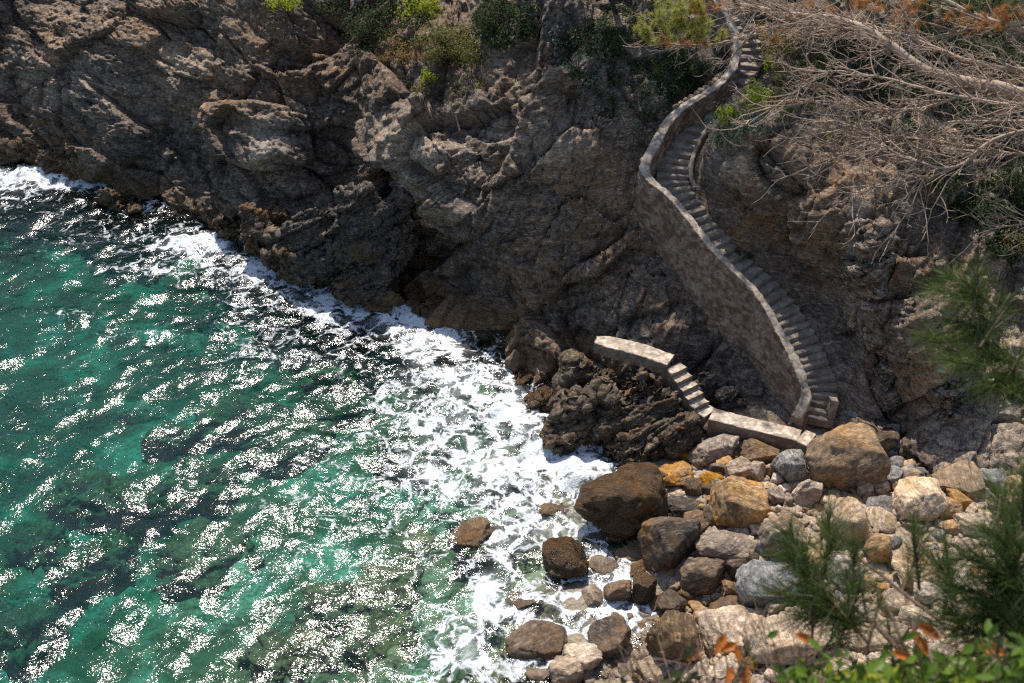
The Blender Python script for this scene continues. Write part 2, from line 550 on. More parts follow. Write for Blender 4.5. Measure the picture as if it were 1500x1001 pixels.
left_profiles = [under(p) for p in [
    prof((-330, 165, 63.5), (-330, 70, 66), (-330, -20, 69), (-330, -150, 75)),
    prof((-150, 195, 60), (-150, 120, 61.5), (-150, 50, 63.5), (-150, -30, 66), (-150, -150, 71)),
    prof((0, 225, 57.3), (0, 150, 58.4), (0, 80, 60.0), (0, 0, 62.5), (0, -130, 67.5)),
    prof((105, 257, 54.9), (110, 200, 55.8), (120, 120, 57.3), (130, 50, 59.2), (140, -20, 61.8), (150, -130, 66.5)),
    prof((190, 285, 52.5), (190, 235, 53.4), (200, 170, 54.6), (210, 100, 55.8), (220, 30, 58), (230, -120, 64)),
    prof((290, 325, 50.2), (280, 270, 51.4), (280, 200, 52.9), (290, 120, 53.6), (300, 50, 55.5), (300, -120, 62)),
    prof((380, 365, 47.2), (370, 290, 48.3), (385, 220, 49.4), (400, 130, 51.2), (410, 50, 53.2), (420, -120, 60)),
    prof((470, 410, 44.7), (460, 300, 48.0), (480, 200, 50.2), (490, 120, 51.6), (500, 40, 53.5), (510, -120, 60.5)),
    prof((545, 432, 43.3), (540, 350, 46.3), (545, 260, 48.2), (540, 170, 49.6), (550, 80, 52), (560, -100, 59)),
    prof((600, 445, 43.6), (610, 390, 45.4), (605, 300, 44.9), (600, 230, 45.0), (600, 170, 46.6), (620, 100, 49.6), (650, -90, 57.5)),
    prof((670, 480, 41.6), (680, 420, 43.6), (690, 320, 42.4), (680, 260, 43.2), (670, 200, 44.8), (680, 140, 47.2), (700, 60, 50.3), (720, -90, 56.5)),
    prof((745, 525, 39.0), (760, 460, 40.4), (770, 380, 41.0), (770, 300, 42.1), (770, 220, 43.4), (775, 140, 44.9), (780, 60, 46.5), (790, -20, 49.2), (800, -100, 53)),
    prof((800, 600, 35.4), (820, 540, 37.2), (835, 460, 38.9), (845, 380, 40.2), (850, 300, 41.6), (850, 230, 43.0), (860, 160, 45.0), (870, 90, 47.2), (890, 20, 49.6), (900, -100, 54.5)),
    prof((905, 640, 34.0), (920, 560, 35.9), (930, 480, 37.6), (935, 400, 39.5), (935, 320, 41.2), (925, 275, 42.2), (935, 220, 43.6), (960, 160, 45.2), (1000, 110, 47.1), (1040, 50, 49.4), (1040, -100, 54.5)),
    prof((1040, 645, 33.0), (1040, 580, 35.1), (1040, 520, 36.4), (1030, 460, 37.9), (1020, 400, 39.2), (1000, 330, 41.2), (1000, 260, 43.6), (1035, 170, 46.6), (1080, 80, 49.6), (1080, -90, 54.5)),
    prof((1120, 655, 32.0), (1120, 590, 34.0), (1110, 530, 35.6), (1090, 480, 37.0), (1050, 400, 39.4), (1010, 320, 41.6), (1010, 260, 43.8), (1045, 170, 46.9), (1090, 80, 50.0), (1090, -90, 55)),
]]
left_profiles.append(np.vstack([STAIR[0] + [0.6, -1.2, -2.5], STAIR + right_of(STAIR) * 0.9 + [0, 0, -1.0]]))

rgt = STAIR + right_of(STAIR) * 0.55 + [0, 0, -0.45]
right_profiles = [np.vstack([rgt[0] + [0.3, -1.0, -2.0], rgt])] + [under(p) for p in [
    prof((1250, 645, 32.3), (1243, 570, 33.8), (1222, 455, 36.4), (1160, 380, 38.1), (1085, 310, 39.9), (1040, 250, 41.8), (1052, 195, 43.6), (1090, 150, 45.6), (1130, 100, 48), (1150, 40, 51), (1150, -90, 56)),
    prof((1290, 650, 32.1), (1270, 570, 33.4), (1250, 450, 35.5), (1200, 350, 37.3), (1140, 260, 39.1), (1110, 200, 41), (1140, 150, 43.6), (1180, 90, 47.5), (1200, -70, 54)),
    prof((1330, 670, 31.5), (1310, 600, 32.7), (1300, 500, 34.1), (1280, 400, 35.4), (1270, 320, 36.6), (1255, 260, 38.8), (1250, 180, 42), (1270, 100, 45.5), (1290, -70, 52)),
    prof((1370, 700, 30.4), (1370, 600, 32), (1370, 500, 33.4), (1360, 400, 35), (1350, 330, 36.3), (1350, 260, 38.5), (1360, 180, 41.3), (1370, 80, 45.2), (1380, -70, 51.5)),
    prof((1430, 710, 29.7), (1430, 620, 31.6), (1440, 540, 33.4), (1450, 450, 35.5), (1450, 370, 37.3), (1450, 280, 39.6), (1460, 180, 42.3), (1460, 60, 46.5), (1460, -80, 52)),
    prof((1510, 710, 29.4), (1510, 600, 31.8), (1510, 500, 34.1), (1510, 420, 36.0), (1520, 330, 38.2), (1520, 200, 42), (1520, 60, 46.3), (1520, -80, 52)),
    prof((1650, 720, 29.0), (1650, 600, 31.6), (1650, 500, 33.6), (1650, 400, 36), (1650, 200, 41.5), (1650, -80, 51.5)),
    prof((1850, 720, 29.0), (1850, 600, 31.6), (1850, 500, 33.6), (1850, 400, 36), (1850, 200, 41.5), (1850, -80, 51.5)),
]]

def near_path(V, path, r0, r1, lo=0.05):
    D = crs(path, 160)[:, :3]
    m = np.full(len(V), 1e9, np.float32)
    for q in D:
        m = np.minimum(m, np.linalg.norm(V - q, axis=1))
    return lo + (1 - lo) * sstep(r0, r1, m)

WALKLINE = np.array([Pz(880, 500, 2.9), Pz(935, 511, 2.9), Pz(983, 527, 2.9), Pz(1030, 601, 1.7), Pz(1110, 622, 1.7), Pz(1180, 640, 1.7)])
CLIFF_L = cliff('cliff', left_profiles, 1150, 340, 1.0, lambda V: near_path(V, np.vstack([WALL[1:] + [0, 0, -.6]]), 0.9, 3.0, 0.12) * near_path(V, WALKLINE, .7, 2.2, 0.25))
CLIFF_R = cliff('cliff', right_profiles, 520, 380, 1.05, lambda V: near_path(V, STAIR + right_of(STAIR) * 0.4, 0.3, 2.2, 0.04))

# ------------------------------------------------------------------ seabed and beach, one sheet
GROUND = [(1100, 700, 0.9), (1240, 700, 1.2), (1400, 730, 1.5), (1480, 760, 1.8), (1000, 700, 0.35), (940, 760, 0.05), (1000, 800, 0.45), (1080, 800, 0.85), (880, 900, -0.05), (955, 920, -0.08), (900, 960, -0.15), (1005, 960, 0.4), (1200, 900, 1.5), (1300, 800, 1.5), (1450, 900, 2.2), (820, 990, -0.1), (1100, 1000, 1.1), (1300, 1050, 2.0), (880, 800, -0.25), (1180, 655, 1.0), (1300, 640, 1.3), (860, 860, -0.25), (740, 700, -1.27), (600, 700, -2.57), (450, 620, -2.96), (300, 600, -3.87), (100, 500, -3.8), (0, 350, -3.4), (-200, 500, -6), (-300, 300, -6), (400, 900, -2.31), (100, 900, -3.87), (-200, 900, -4.65), (650, 950, -1.4), (700, 850, -1.14), (760, 930, -0.4), (300, 350, -2.3), (500, 450, -2.96), (650, 520, -1.79), (780, 640, -1.01), (850, 690, -0.5), (150, 300, -2.5), (0, 700, -4.52), (250, 750, -3.09), (0, 1100, -3.74), (500, 1100, -1.92), (800, 1150, 0), (1000, 1150, 1.2), (1500, 1150, 3), (900, 560, 0.3), (1000, 600, 0.6), (500, 780, -2.44), (200, 450, -3.2)]
GC = [tuple(Pz(a, b, z)) for a, b, z in GROUND]
def ground_z(x, y):
    x = np.atleast_1d(np.asarray(x, float)); y = np.atleast_1d(np.asarray(y, float))
    return idw(x, y, GC, 3.2)
nx, ny = 420, 330
gx = np.linspace(-75, 60, nx); gy = np.linspace(9, 82, ny)
X, Y = np.meshgrid(gx, gy, indexing='ij')
Z = ground_z(X.ravel(), Y.ravel())
Vg = np.stack([X.ravel(), Y.ravel(), Z], 1)
sub = sstep(0.2, -0.6, Z)
Vg[:, 2] += 0.25 * fbm(Vg / 2.2, 4) * (0.4 + sub) + sub * 0.9 * np.maximum(0, facets(Vg * [1, 1, .5], 2.0, .6, .6, .2, .1))
SEABED_ME = mesh_np('seabed', Vg, grid_faces(nx, ny))
m, nt = M('seabed_sand'); g = NT(nt)
P = g.pos()
a1 = g.noise(P, 0.33, 5, 0.6, 0.5); a2 = g.noise(P, 2.2, 4, 0.6); a3 = g.noise(P, 9, 3, .6)
c = g.mix(g.mapr(a1, 0.36, 0.56), (0.44, 0.42, 0.28), (0.15, 0.13, 0.055))
c = g.mix(g.mapr(a2, 0.35, 0.65), c, g.mix(.45, c, (0.10, 0.09, 0.04)))
sep = g.n('ShaderNodeSeparateXYZ'); g.set(sep, 0, P)
peb = g.mix(a3, (0.20, 0.155, 0.115), (0.42, 0.35, 0.27))
c = g.mix(g.mapr(sep.outputs[2], -0.25, 0.25), c, peb)
g.out(g.principled(c, 0.85, g.bump(g.math('ADD', a3, g.vor(P, 5)), .7, .12), .2).outputs[0])
SEABED = tag(add('seabed', SEABED_ME, m), kind='structure')

# ------------------------------------------------------------------ sea
FOAM = [  # centre, radii (pixels of the survey), density
    (40, 258, 110, 16, 1.6), (120, 270, 70, 14, 1.4), (0, 285, 150, 34, .75), (220, 305, 60, 26, .55), (300, 358, 70, 20, 1.6), (235, 385, 80, 22, .5), (385, 395, 60, 20, 1.4), (440, 425, 70, 24, 1.0), (520, 445, 80, 26, .95),
    (600, 480, 80, 36, .95), (680, 540, 80, 50, 1.0), (620, 590, 90, 70, .75), (750, 590, 45, 45, 1.4), (700, 660, 110, 70, .95), (800, 670, 75, 55, 1.1), (850, 690, 55, 40, 1.7), (760, 730, 100, 50, .85),
    (800, 780, 70, 40, 1.0), (740, 810, 40, 30, 1.0), (715, 880, 34, 40, 1.7), (675, 950, 40, 45, 1.6), (620, 1010, 60, 40, .9), (850, 880, 110, 60, .95), (820, 930, 90, 50, .8), (930, 900, 60, 50, .95), (760, 980, 60, 40, .7),
    (350, 480, 45, 60, .5), (390, 520, 40, 26, .5), (450, 480, 80, 40, .45), (95, 462, 70, 10, .5), (190, 490, 70, 10, .42), (300, 560, 60, 14, .25), (480, 700, 130, 90, .3), (560, 800, 130, 100, .36), (350, 420, 90, 30, .4), (150, 350, 130, 30, .38),
    (260, 400, 100, 14, .45), (500, 520, 60, 30, .45), (600, 690, 80, 60, .5), (870, 770, 40, 40, .9), (930, 840, 70, 30, .8), (560, 462, 70, 26, 1.15), (640, 500, 55, 32, .9), (480, 440, 50, 20, .8)]
wx = np.linspace(-75, 26, 620); wy = np.linspace(9, 80, 520)
X, Y = np.meshgrid(wx, wy, indexing='ij')
Vw = np.stack([X.ravel(), Y.ravel(), np.zeros(X.size)], 1)
ppx, ppy = project(Vw)
foam = np.zeros(len(Vw))
for cx, cy, rx, ry, a in FOAM:
    foam = np.maximum(foam, 0) + a * np.exp(-(((ppx - cx) / rx) ** 2 + ((ppy - cy) / ry) ** 2) * 1.1) * (1 - 0.55 * np.clip(foam, 0, 1))
foam = np.clip(foam + 0.25 * fbm(Vw / 3.0, 3) * np.minimum(1, foam * 2), 0, 1.7)
q = Vw + 0.8 * np.stack([perlin(Vw / 5), perlin(Vw / 5 + 40), 0 * X.ravel()], 1)
hgt = 0.0
for ang, lam, amp in ((-0.75, 5.5, .055), (-0.35, 3.1, .05), (-1.2, 2.1, .045), (0.3, 1.5, .03), (-0.8, 1.0, .02)):
    ph = (q[:, 0] * math.sin(ang) + q[:, 1] * math.cos(ang)) * 2 * math.pi / lam
    hgt = hgt + amp * (1 - np.abs(np.sin(ph * .5 + 1.3 * perlin(Vw / 6 + ang * 9)))) * (1 + .8 * perlin(Vw / 4 + 3 * ang))
hgt = hgt + 0.08 * fbm(Vw * np.array([.8, 1.1, 1]), 3, 0.5)
hgt = hgt + 0.10 * np.clip(foam, 0, 1) * (fbm(Vw * 1.6 + 8, 4, .6) + .4)
for cx, cy, rx, ry, a in ((845, 705, 26, 30, .45), (835, 655, 40, 18, .25), (715, 880, 22, 40, .25), (675, 950, 26, 40, .25), (790, 640, 30, 20, .2), (300, 355, 60, 14, .3), (60, 255, 80, 10, .3), (760, 800, 40, 20, .15)):
    hgt = hgt + a * np.exp(-((ppx - cx) / rx) ** 2 - ((ppy - cy) / ry) ** 2) * (.7 + .8 * fbm(Vw * 1.3 + 3, 4, .6))
Vw[:, 2] = hgt - 0.02
nu, nv = X.shape
F = grid_faces(nu, nv)
me = mesh_np('sea', Vw, F[:, [0, 1, 2, 3]])
attr(me, 'foam', foam)
# close the body of water: walls and a floor under the seabed
bm = bmesh.new(); bm.from_mesh(me)
edges = [e for e in bm.edges if e.is_boundary]
r = bmesh.ops.extrude_edge_only(bm, edges=edges)
nv_ = [v for v in r['geom'] if isinstance(v, bmesh.types.BMVert)]
for v in nv_: v.co.z = -11.0
be = [e for e in bm.edges if e.is_boundary]
bmesh.ops.holes_fill(bm, edges=be, sides=0)
bmesh.ops.recalc_face_normals(bm, faces=bm.faces)
bm.to_mesh(me); bm.free()
m, nt = M('sea_water'); g = NT(nt)
P = g.pos()
f = g.attr('foam')
wv = g.n('ShaderNodeTexNoise'); g.set(wv, 'Vector', P); wv.inputs['Scale'].default_value = .9; wv.inputs['Detail'].default_value = 4
wp = g.vmath('ADD', P, g.vmath('MULTIPLY', g.vmath('SUBTRACT', wv.outputs[1], (.5, .5, .5)), (1.7, 1.7, .2)))
e1 = g.vor(g.scale(wp, (1, 1.15, 1)), 1.15, 'DISTANCE_TO_EDGE')
e2 = g.vor(g.scale(wp, (1.1, 1, 1)), 3.2, 'DISTANCE_TO_EDGE')
n1 = g.noise(wp, 1.0, 6, .68); n2 = g.noise(P, 6.0, 5, .7)
# lacy film: thin at low density, closing up as density grows
lace = g.math('SUBTRACT', g.math('MULTIPLY', f, 0.235), g.math('ADD', g.math('MULTIPLY', e1, .75), g.math('MULTIPLY', e2, .5)))
lace = g.math('ADD', lace, g.math('MULTIPLY', g.math('SUBTRACT', n1, .5), .85))
lace = g.math('ADD', lace, g.math('MULTIPLY', g.math('SUBTRACT', n2, .5), .38))
fm = g.math('MULTIPLY', g.mapr(lace, .0, .22), g.mapr(f, .08, .3))
veil = g.math('MULTIPLY', g.mapr(f, .6, 1.7), g.mapr(n1, .34, .7, .03, .75))
fm = g.math('MAXIMUM', fm, veil)
r1 = g.noise(g.rot(P, (0, 0, .6), (1, 1.5, 1)), 1.3, 1, .5, .6)
r2 = g.noise(g.rot(P, (0, 0, .4), (1, 1.6, 1)), 5.0, 2, .5, .8)
r3 = g.noise(g.rot(P, (0, 0, .5), (1, 1.8, 1)), 12.0, 1, .5, .5)
hh = g.math('ADD', g.math('ADD', g.math('MULTIPLY', r1, .5), g.math('MULTIPLY', r2, .23)), g.math('MULTIPLY', r3, .09))
nb = g.bump(hh, 1.0, .082)
fr = g.n('ShaderNodeFresnel'); fr.inputs['IOR'].default_value = 1.333; g.set(fr, 'Normal', nb)
tr = g.n('ShaderNodeBsdfTransparent'); tr.inputs[0].default_value = (1, 1, 1, 1)
gl = g.n('ShaderNodeBsdfGlossy'); gl.inputs['Roughness'].default_value = .1; g.set(gl, 'Normal', nb)
mx = g.n('ShaderNodeMixShader'); g.set(mx, 0, fr.outputs[0]); nt.links.new(tr.outputs[0], mx.inputs[1]); nt.links.new(gl.outputs[0], mx.inputs[2])
fo = g.principled((.70, .72, .73), .7, g.bump(g.math('ADD', n1, n2), .6, .15), .2)
mf = g.n('ShaderNodeMixShader'); g.set(mf, 0, fm); nt.links.new(mx.outputs[0], mf.inputs[1]); nt.links.new(fo.outputs[0], mf.inputs[2])
va = g.n('ShaderNodeVolumeAbsorption'); va.inputs['Color'].default_value = (0.16, 0.765, 0.755, 1); va.inputs['Density'].default_value = .44
vs = g.n('ShaderNodeVolumeScatter'); vs.inputs['Color'].default_value = (0.25, 0.9, 0.85, 1); vs.inputs['Density'].default_value = .014
vadd = g.n('ShaderNodeAddShader'); nt.links.new(va.outputs[0], vadd.inputs[0]); nt.links.new(vs.outputs[0], vadd.inputs[1])
g.out(mf.outputs[0], vadd.outputs[0])
SEA = tag(add('sea', me, m), kind='structure')

# ------------------------------------------------------------------ masonry
def stone_mat(name, ca, cb, cc, mortar, bumpd=.03, k=1.0):
    m, nt = M(name); g = NT(nt)
    P = g.pos()
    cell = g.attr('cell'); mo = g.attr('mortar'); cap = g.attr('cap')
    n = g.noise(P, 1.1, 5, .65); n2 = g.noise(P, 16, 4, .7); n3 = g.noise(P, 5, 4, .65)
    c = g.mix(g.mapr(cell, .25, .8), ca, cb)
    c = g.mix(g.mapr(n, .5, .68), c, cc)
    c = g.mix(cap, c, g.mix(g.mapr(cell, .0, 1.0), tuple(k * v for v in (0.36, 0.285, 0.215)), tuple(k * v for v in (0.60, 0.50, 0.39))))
    c = g.mix(g.math('MULTIPLY', g.mapr(n3, .56, .7), .6), c, (0.10, 0.085, 0.075))
    c = g.mix(.7, c, g.mix(n2, (.55, .55, .55), (1.4, 1.4, 1.4)), 'MULTIPLY')
    c = g.mix(g.math('MULTIPLY', mo, .8), c, mortar)
    g.out(g.principled(c, .88, g.bump(g.math('ADD', n2, g.math('MULTIPLY', n3, .6)), .6, bumpd), .2).outputs[0])
    return m
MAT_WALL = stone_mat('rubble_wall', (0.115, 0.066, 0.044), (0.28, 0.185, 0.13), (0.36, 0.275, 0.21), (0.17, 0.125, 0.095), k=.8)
MAT_STEP = stone_mat('step_stone_shaded', (0.20, 0.15, 0.12), (0.32, 0.26, 0.21), (0.36, 0.29, 0.23), (0.20, 0.165, 0.14), k=.55)  # tread colour lowered to stand in for shade; the stone itself is paler
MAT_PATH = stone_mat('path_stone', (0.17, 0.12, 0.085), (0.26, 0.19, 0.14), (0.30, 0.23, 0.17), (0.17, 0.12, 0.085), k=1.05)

def strip(path, width, tl, tr, res=.06, cell=.22, relief=.03, groove=.025, bev=.03, caps=True, batter=0.0, wob=0.02):
    """masonry bar along path (top centre line); tl / tr = depth of its left and right faces (scalar or per path point)"""
    path = np.asarray(path, float)
    L = np.linalg.norm(np.diff(path, axis=0), axis=1).sum()
    n = max(4, int(L / res))
    k = len(path)
    ext = np.column_stack([path, np.broadcast_to(tl, k), np.broadcast_to(tr, k), np.broadcast_to(width, k)])
    S = crs(ext, n) if k > 2 else ext[0] + (ext[1] - ext[0]) * np.linspace(0, 1, n)[:, None]
    c = S[:, :3]; TL = S[:, 3]; TR = S[:, 4]; W = S[:, 5]
    R = right_of(c)
    nl = max(3, int(np.max(TL) / res)); nr = max(3, int(np.max(TR) / res)); nw = max(4, int(np.max(W) / res))
    rows = []; top = []
    for a in np.linspace(1, 0, nl):
        z = -(bev + a * (TL - bev)); rows.append(c - R * (W / 2 + batter * -z)[:, None] + np.stack([0 * z, 0 * z, z], 1)); top.append(0.0)
    for a in np.linspace(-1, 1, nw):
        rows.append(c + R * (a * (W / 2 - bev))[:, None]); top.append(1.0)
    for a in np.linspace(0, 1, nr):
        z = -(bev + a * (TR - bev)); rows.append(c + R * (W / 2)[:, None] + np.stack([0 * z, 0 * z, z], 1)); top.append(0.0)
    G = np.stack(rows, 1)                                   # (n, m, 3)
    m_ = G.shape[1]
    T = np.broadcast_to(np.array(top)[None, :], (n, m_)).copy()
    N = -grid_normals(G)
    if caps:
        for idx in (0, -1):
            ring = G[idx]; ctr = ring.mean(0)
            extra = [ctr + (ring - ctr) * s for s in (1.0, .66, .33, .02)]
            E = np.stack(extra, 0)
            tt = np.zeros((4, m_))
            d = (c[0] - c[1]) if idx == 0 else (c[-1] - c[-2])
            d = d / np.linalg.norm(d)
            NN = np.broadcast_to(d, (4, m_, 3))
            if idx == 0:
                G = np.concatenate([E[::-1], G]); T = np.concatenate([tt, T]); N = np.concatenate([NN, N])
            else:
                G = np.concatenate([G, E]); T = np.concatenate([T, tt]); N = np.concatenate([N, NN])
    sh = G.shape[:2]
    V = G.reshape(-1, 3); N = N.reshape(-1, 3)
    q = V.copy(); q[:, 2] *= 1.35
    rel, rr, f1, f2 = worley(q / cell + 5)
    mort = np.exp(-((f2 - f1) / .13) ** 2)
    tf = 1 - .65 * T.ravel()
    d = tf * (relief * (rr[:, 0] - .5) + relief * .5 * np.einsum('ij,ij->i', rel, rr - .5) - groove * mort) + wob * fbm(V * 1.4, 3) + .012 * fbm(V * 9, 2)
    V = V + N * d[:, None]
    me = mesh_np('masonry', V, grid_faces(*sh)[:, ::-1])
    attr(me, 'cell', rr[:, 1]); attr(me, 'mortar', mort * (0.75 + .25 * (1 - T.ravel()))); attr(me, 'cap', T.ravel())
    return me

STAIRS = empty('stone_staircase', tuple(STAIR[0]), 'long winding stone staircase with a rubble parapet wall climbing the cliff', 'staircase')
def part(name, me, mat, root):
    o = add(name, me, mat, root)
    o.matrix_parent_inverse = Matrix.Translation(-Vector(root.location))
    return o
dense = crs(STAIR, 900)
nst = int((dense[-1, 2] - dense[0, 2]) / .17)
zs = dense[0, 2] + .17 * np.arange(nst + 1)
idx = [int(np.argmin(np.abs(dense[:, 2] - z))) for z in zs]
RD = right_of(dense)
for i in range(nst):
    a, b = dense[idx[i]], dense[idx[i + 1]]
    r0, r1 = RD[idx[i]], RD[idx[i + 1]]
    run = np.linalg.norm((b - a)[:2])
    mid = (a + b) / 2; rm = (r0 + r1) / 2; rm /= np.linalg.norm(rm)
    jit = random.uniform(-.03, .03)
    wl, wr = .62, .70 + jit
    p0 = mid - rm * wl; p1 = mid + rm * wr
    z = zs[i] + random.uniform(-.02, .02)
    pth = np.array([[p0[0], p0[1], z], [(p0[0] + p1[0]) / 2, (p0[1] + p1[1]) / 2, z + random.uniform(-.012, .012)], [p1[0], p1[1], z + random.uniform(-.02, .02)]])
    # path runs left -> right, so its right-hand side faces down the stairs
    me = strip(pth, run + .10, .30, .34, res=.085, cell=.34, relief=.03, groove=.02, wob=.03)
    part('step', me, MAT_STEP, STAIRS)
depth = np.array([.55, 1.2, 1.9, 2.6, 3.0, 3.4, 3.2, 2.9, 2.0, 1.3, 1.0, .9, .9, .9, .9, .9, .9])
wall_w = np.array([.42, .42, .40, .38, .36, .34, .34, .36, .44, .46, .44, .40, .40, .40, .40, .40, .40])
part('parapet_wall', strip(WALL, wall_w, depth, 1.0, res=.055, cell=.21, relief=.06, groove=.045, batter=.05, wob=.045), MAT_WALL, STAIRS)
# loose pale stones set along the outer edge of the upper wall
wd = crs(WALL, 600); wr_ = right_of(wd)
px_, py_ = project(wd)
sel = [i for i in range(600) if 112 < py_[i] < 158 and px_[i] > 985]
for j, i in enumerate(np.linspace(sel[0], sel[-1], 10).astype(int)):
    V, F = rock(900 + j, 2, 7, .06)
    V = V * np.array([.19, .15, .13]) * random.uniform(.8, 1.15)
    c = wd[i] - wr_[i] * .33 + [0, 0, -.08]
    o = part('edge_stone', mesh_np('edge_stone', V @ rotm(0, 0, random.uniform(0, 3)).T + c, F), MATS['tan'], STAIRS)
# low kerb on the rock side of the upper flight
kd = [dense[int(np.argmin(np.abs(dense[:, 2] - z)))] + RD[int(np.argmin(np.abs(dense[:, 2] - z)))] * .80 + [0, 0, .12] for z in (6.6, 7.0, 7.4, 7.8, 8.2)]
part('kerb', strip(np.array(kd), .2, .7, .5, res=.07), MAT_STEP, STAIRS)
# short upright post at the foot of the stairs
pb = Pz(1217, 606, 1.75); 
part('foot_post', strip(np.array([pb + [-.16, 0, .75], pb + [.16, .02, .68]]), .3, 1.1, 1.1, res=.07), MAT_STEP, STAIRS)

WALK = empty('stone_walkway', tuple(Pz(1040, 606, 0.9)), 'narrow stone walkway stepping down over the jagged rock beside the boulder beach', 'walkway')
ZP, ZL = 2.9, 1.7
top_end = Pz(983, 527, ZP); low_start = Pz(1030, 601, ZL)
part('platform', strip(np.array([Pz(872, 497, ZP), Pz(893, 501, ZP), Pz(935, 511, ZP), top_end]), [.5, .75, .8, .78], .40, .5, res=.06, cell=.22, relief=.02, groove=.03, wob=.02), MAT_PATH, WALK)
for i in range(1, 6):
    a = top_end + (low_start - top_end) * (i - .55) / 5.9
    b = top_end + (low_start - top_end) * (i + .62) / 5.9
    z = ZP + (ZL - ZP) * i / 6
    a[2] = b[2] = z
    part('step', strip(np.array([a, b]), .78, .75, .75, res=.07, cell=.24, relief=.02, groove=.03, wob=.015), MAT_PATH, WALK)
ls = Pz(1024, 595, ZL); le = Pz(1042, 606, ZL)
part('landing', strip(np.array([ls, le + (ls - le) * .06]), .74, .6, .6, res=.06, cell=.24, relief=.02, groove=.03), MAT_PATH, WALK)
part('slab', strip(np.array([le, Pz(1085, 617, ZL), Pz(1140, 630, ZL - .02), Pz(1172, 638, ZL - .03)]), .74, 1.0, 1.0, res=.06, cell=.22, relief=.02, groove=.03, wob=.02), MAT_PATH, WALK)
part('end_block', strip(np.array([Pz(1174, 638, ZL + .05), Pz(1190, 645, ZL + .03)]), .85, 1.2, 1.2, res=.07, cell=.3, relief=.02), MAT_PATH, WALK)

# ------------------------------------------------------------------ outcrops standing in the surf
def outcrop(name, label, masses, mat, sub=6, fac=1.0):
    Vs, Fs, off = [], [], 0
    for (px, py, y, rx, ry, rz, roll, seed) in masses:
        V, F = rock(seed, sub, 16, .06, .42, .8, block=.3, taper=.4)
        V = V * np.array([rx, ry, rz]) @ rotm(0, math.radians(roll), random.uniform(-.5, .5)).T + Py(px, py, y)
        Vs.append(V); Fs.append(F + off); off += len(V)
    V = np.vstack(Vs); F = np.vstack(Fs)
    me0 = mesh_np('tmp', V, F)
    N = np.empty(len(V) * 3, np.float32); me0.vertex_normals.foreach_get('vector', N); N = N.reshape(-1, 3)
    bpy.data.meshes.remove(me0)
    w = np.stack([fbm(V / 2.5 + k * 31.0, 3) for k in range(3)], 1)
    Q = (V + .16 * w) @ rotm(.35, .5, .2).T * np.array([.42, .42, 2.0])
    d = .55 * facets(Q + 4, 1.5, .9, .5, .15, .04) + .2 * facets(Q + 9, .62, .9, .5, .2, .06) + .06 * facets(Q + 2, .26, 1, .5, .3, .1) + .03 * fbm(V * 3, 3)
    u = Q[:, 2] * 2.0 + .4 * w[:, 0]
    d += .11 * ((u % 1.0) + .5 * ((u * 2.4) % 1.0))
    V = V + N * (fac * d)[:, None]
    return tag(add(name, mesh_np(name, V, F), mat), label, 'rock')

outcrop('rock_outcrop', 'dark jagged rock outcrop with two peaks rising from the surf below the cliff', [
    (520, 350, 44.2, 2.9, 1.9, 2.8, 8, 21), (468, 362, 44.6, 2.3, 1.6, 2.1, -12, 22), (575, 345, 44.4, 1.7, 1.4, 2.4, 8, 23), (545, 285, 45.6, 1.2, 1.1, 2.4, 5, 24), (540, 405, 43.4, 1.8, 1.1, 1.2, 0, 25)], MAT_DARK)
outcrop('rock_outcrop', 'brown craggy wave-worn rock ledge beside the dark two-peaked outcrop', [
    (385, 330, 47.0, 1.9, 1.3, 1.5, -28, 31), (415, 365, 45.6, 1.6, 1.2, 1.1, -30, 32), (350, 325, 48.5, 1.4, 1.2, .9, 0, 33)], MAT_BROWN)
outcrop('rock_outcrop', 'ochre rock shelf at the foot of the cliff above white surf', [
    (30, 215, 57.2, 2.6, 1.6, 1.4, 12, 41), (85, 232, 55.6, 1.6, 1.3, 1.2, 5, 42), (-60, 195, 59, 2.8, 1.6, 1.3, 10, 43)], MAT_BROWN)
outcrop('surf_rock', 'lone brown rock with surf pouring round it under the cliff', [
    (168, 300, 51.6, 1.25, .9, .8, 10, 51), (195, 308, 51.0, .8, .7, .5, 0, 52)], MAT_BROWN, 5)
outcrop('rock_outcrop', 'orange-brown low rock ledge at the mouth of the sea cave', [
    (612, 440, 43.0, 1.0, .9, .7, -10, 61), (660, 462, 42.0, 1.3, .9, .55, 15, 62), (585, 415, 44.2, .7, .8, 1.2, 20, 63), (705, 488, 40.9, .9, .8, .5, 15, 64)], MATS['wet'], 5)
outcrop('rock_outcrop', 'jagged brown schist outcrop carrying the stone walkway beside the surf', [
    (900, 600, 34.0, 2.1, 1.4, 1.6, -18, 71), (845, 618, 33.6, 1.7, 1.3, 1.3, 20, 72), (960, 600, 33.6, 1.9, 1.3, 1.6, 25, 73), (925, 560, 35.0, 1.0, .8, .8, -10, 74),
    (990, 640, 32.5, 1.5, 1.1, 1.1, 20, 75), (930, 655, 32.3, 1.9, 1.1, 1.0, 0, 76), (990, 605, 33.8, .8, .7, .9, 20, 77), (862, 560, 35.9, 1.7, 1.1, 1.1, 0, 78)], MAT_BROWN)
outcrop('rock_outcrop', 'grey rock hump tucked behind the walkway under the stair wall', [(1068, 590, 34.2, .9, .7, .75, 15, 81), (1035, 570, 34.9, .7, .6, .8, 0, 82)], MAT_DARK, 5, .6)
outcrop('rock_outcrop', 'tall squared pale rock pillars standing in the cliff right of the staircase', [
    (1275, 385, 35.7, 1.1, 1.0, 2.3, 0, 201), (1330, 480, 34.3, 1.1, .9, 1.5, -8, 202), (1300, 560, 33.5, .9, .8, 1.3, 5, 203), (1392, 590, 32.2, 1.1, .9, 1.7, -5, 204), (1375, 430, 35.2, 1.3, .9, 1.6, 6, 205)], MAT_CLIFF, 6, .8)
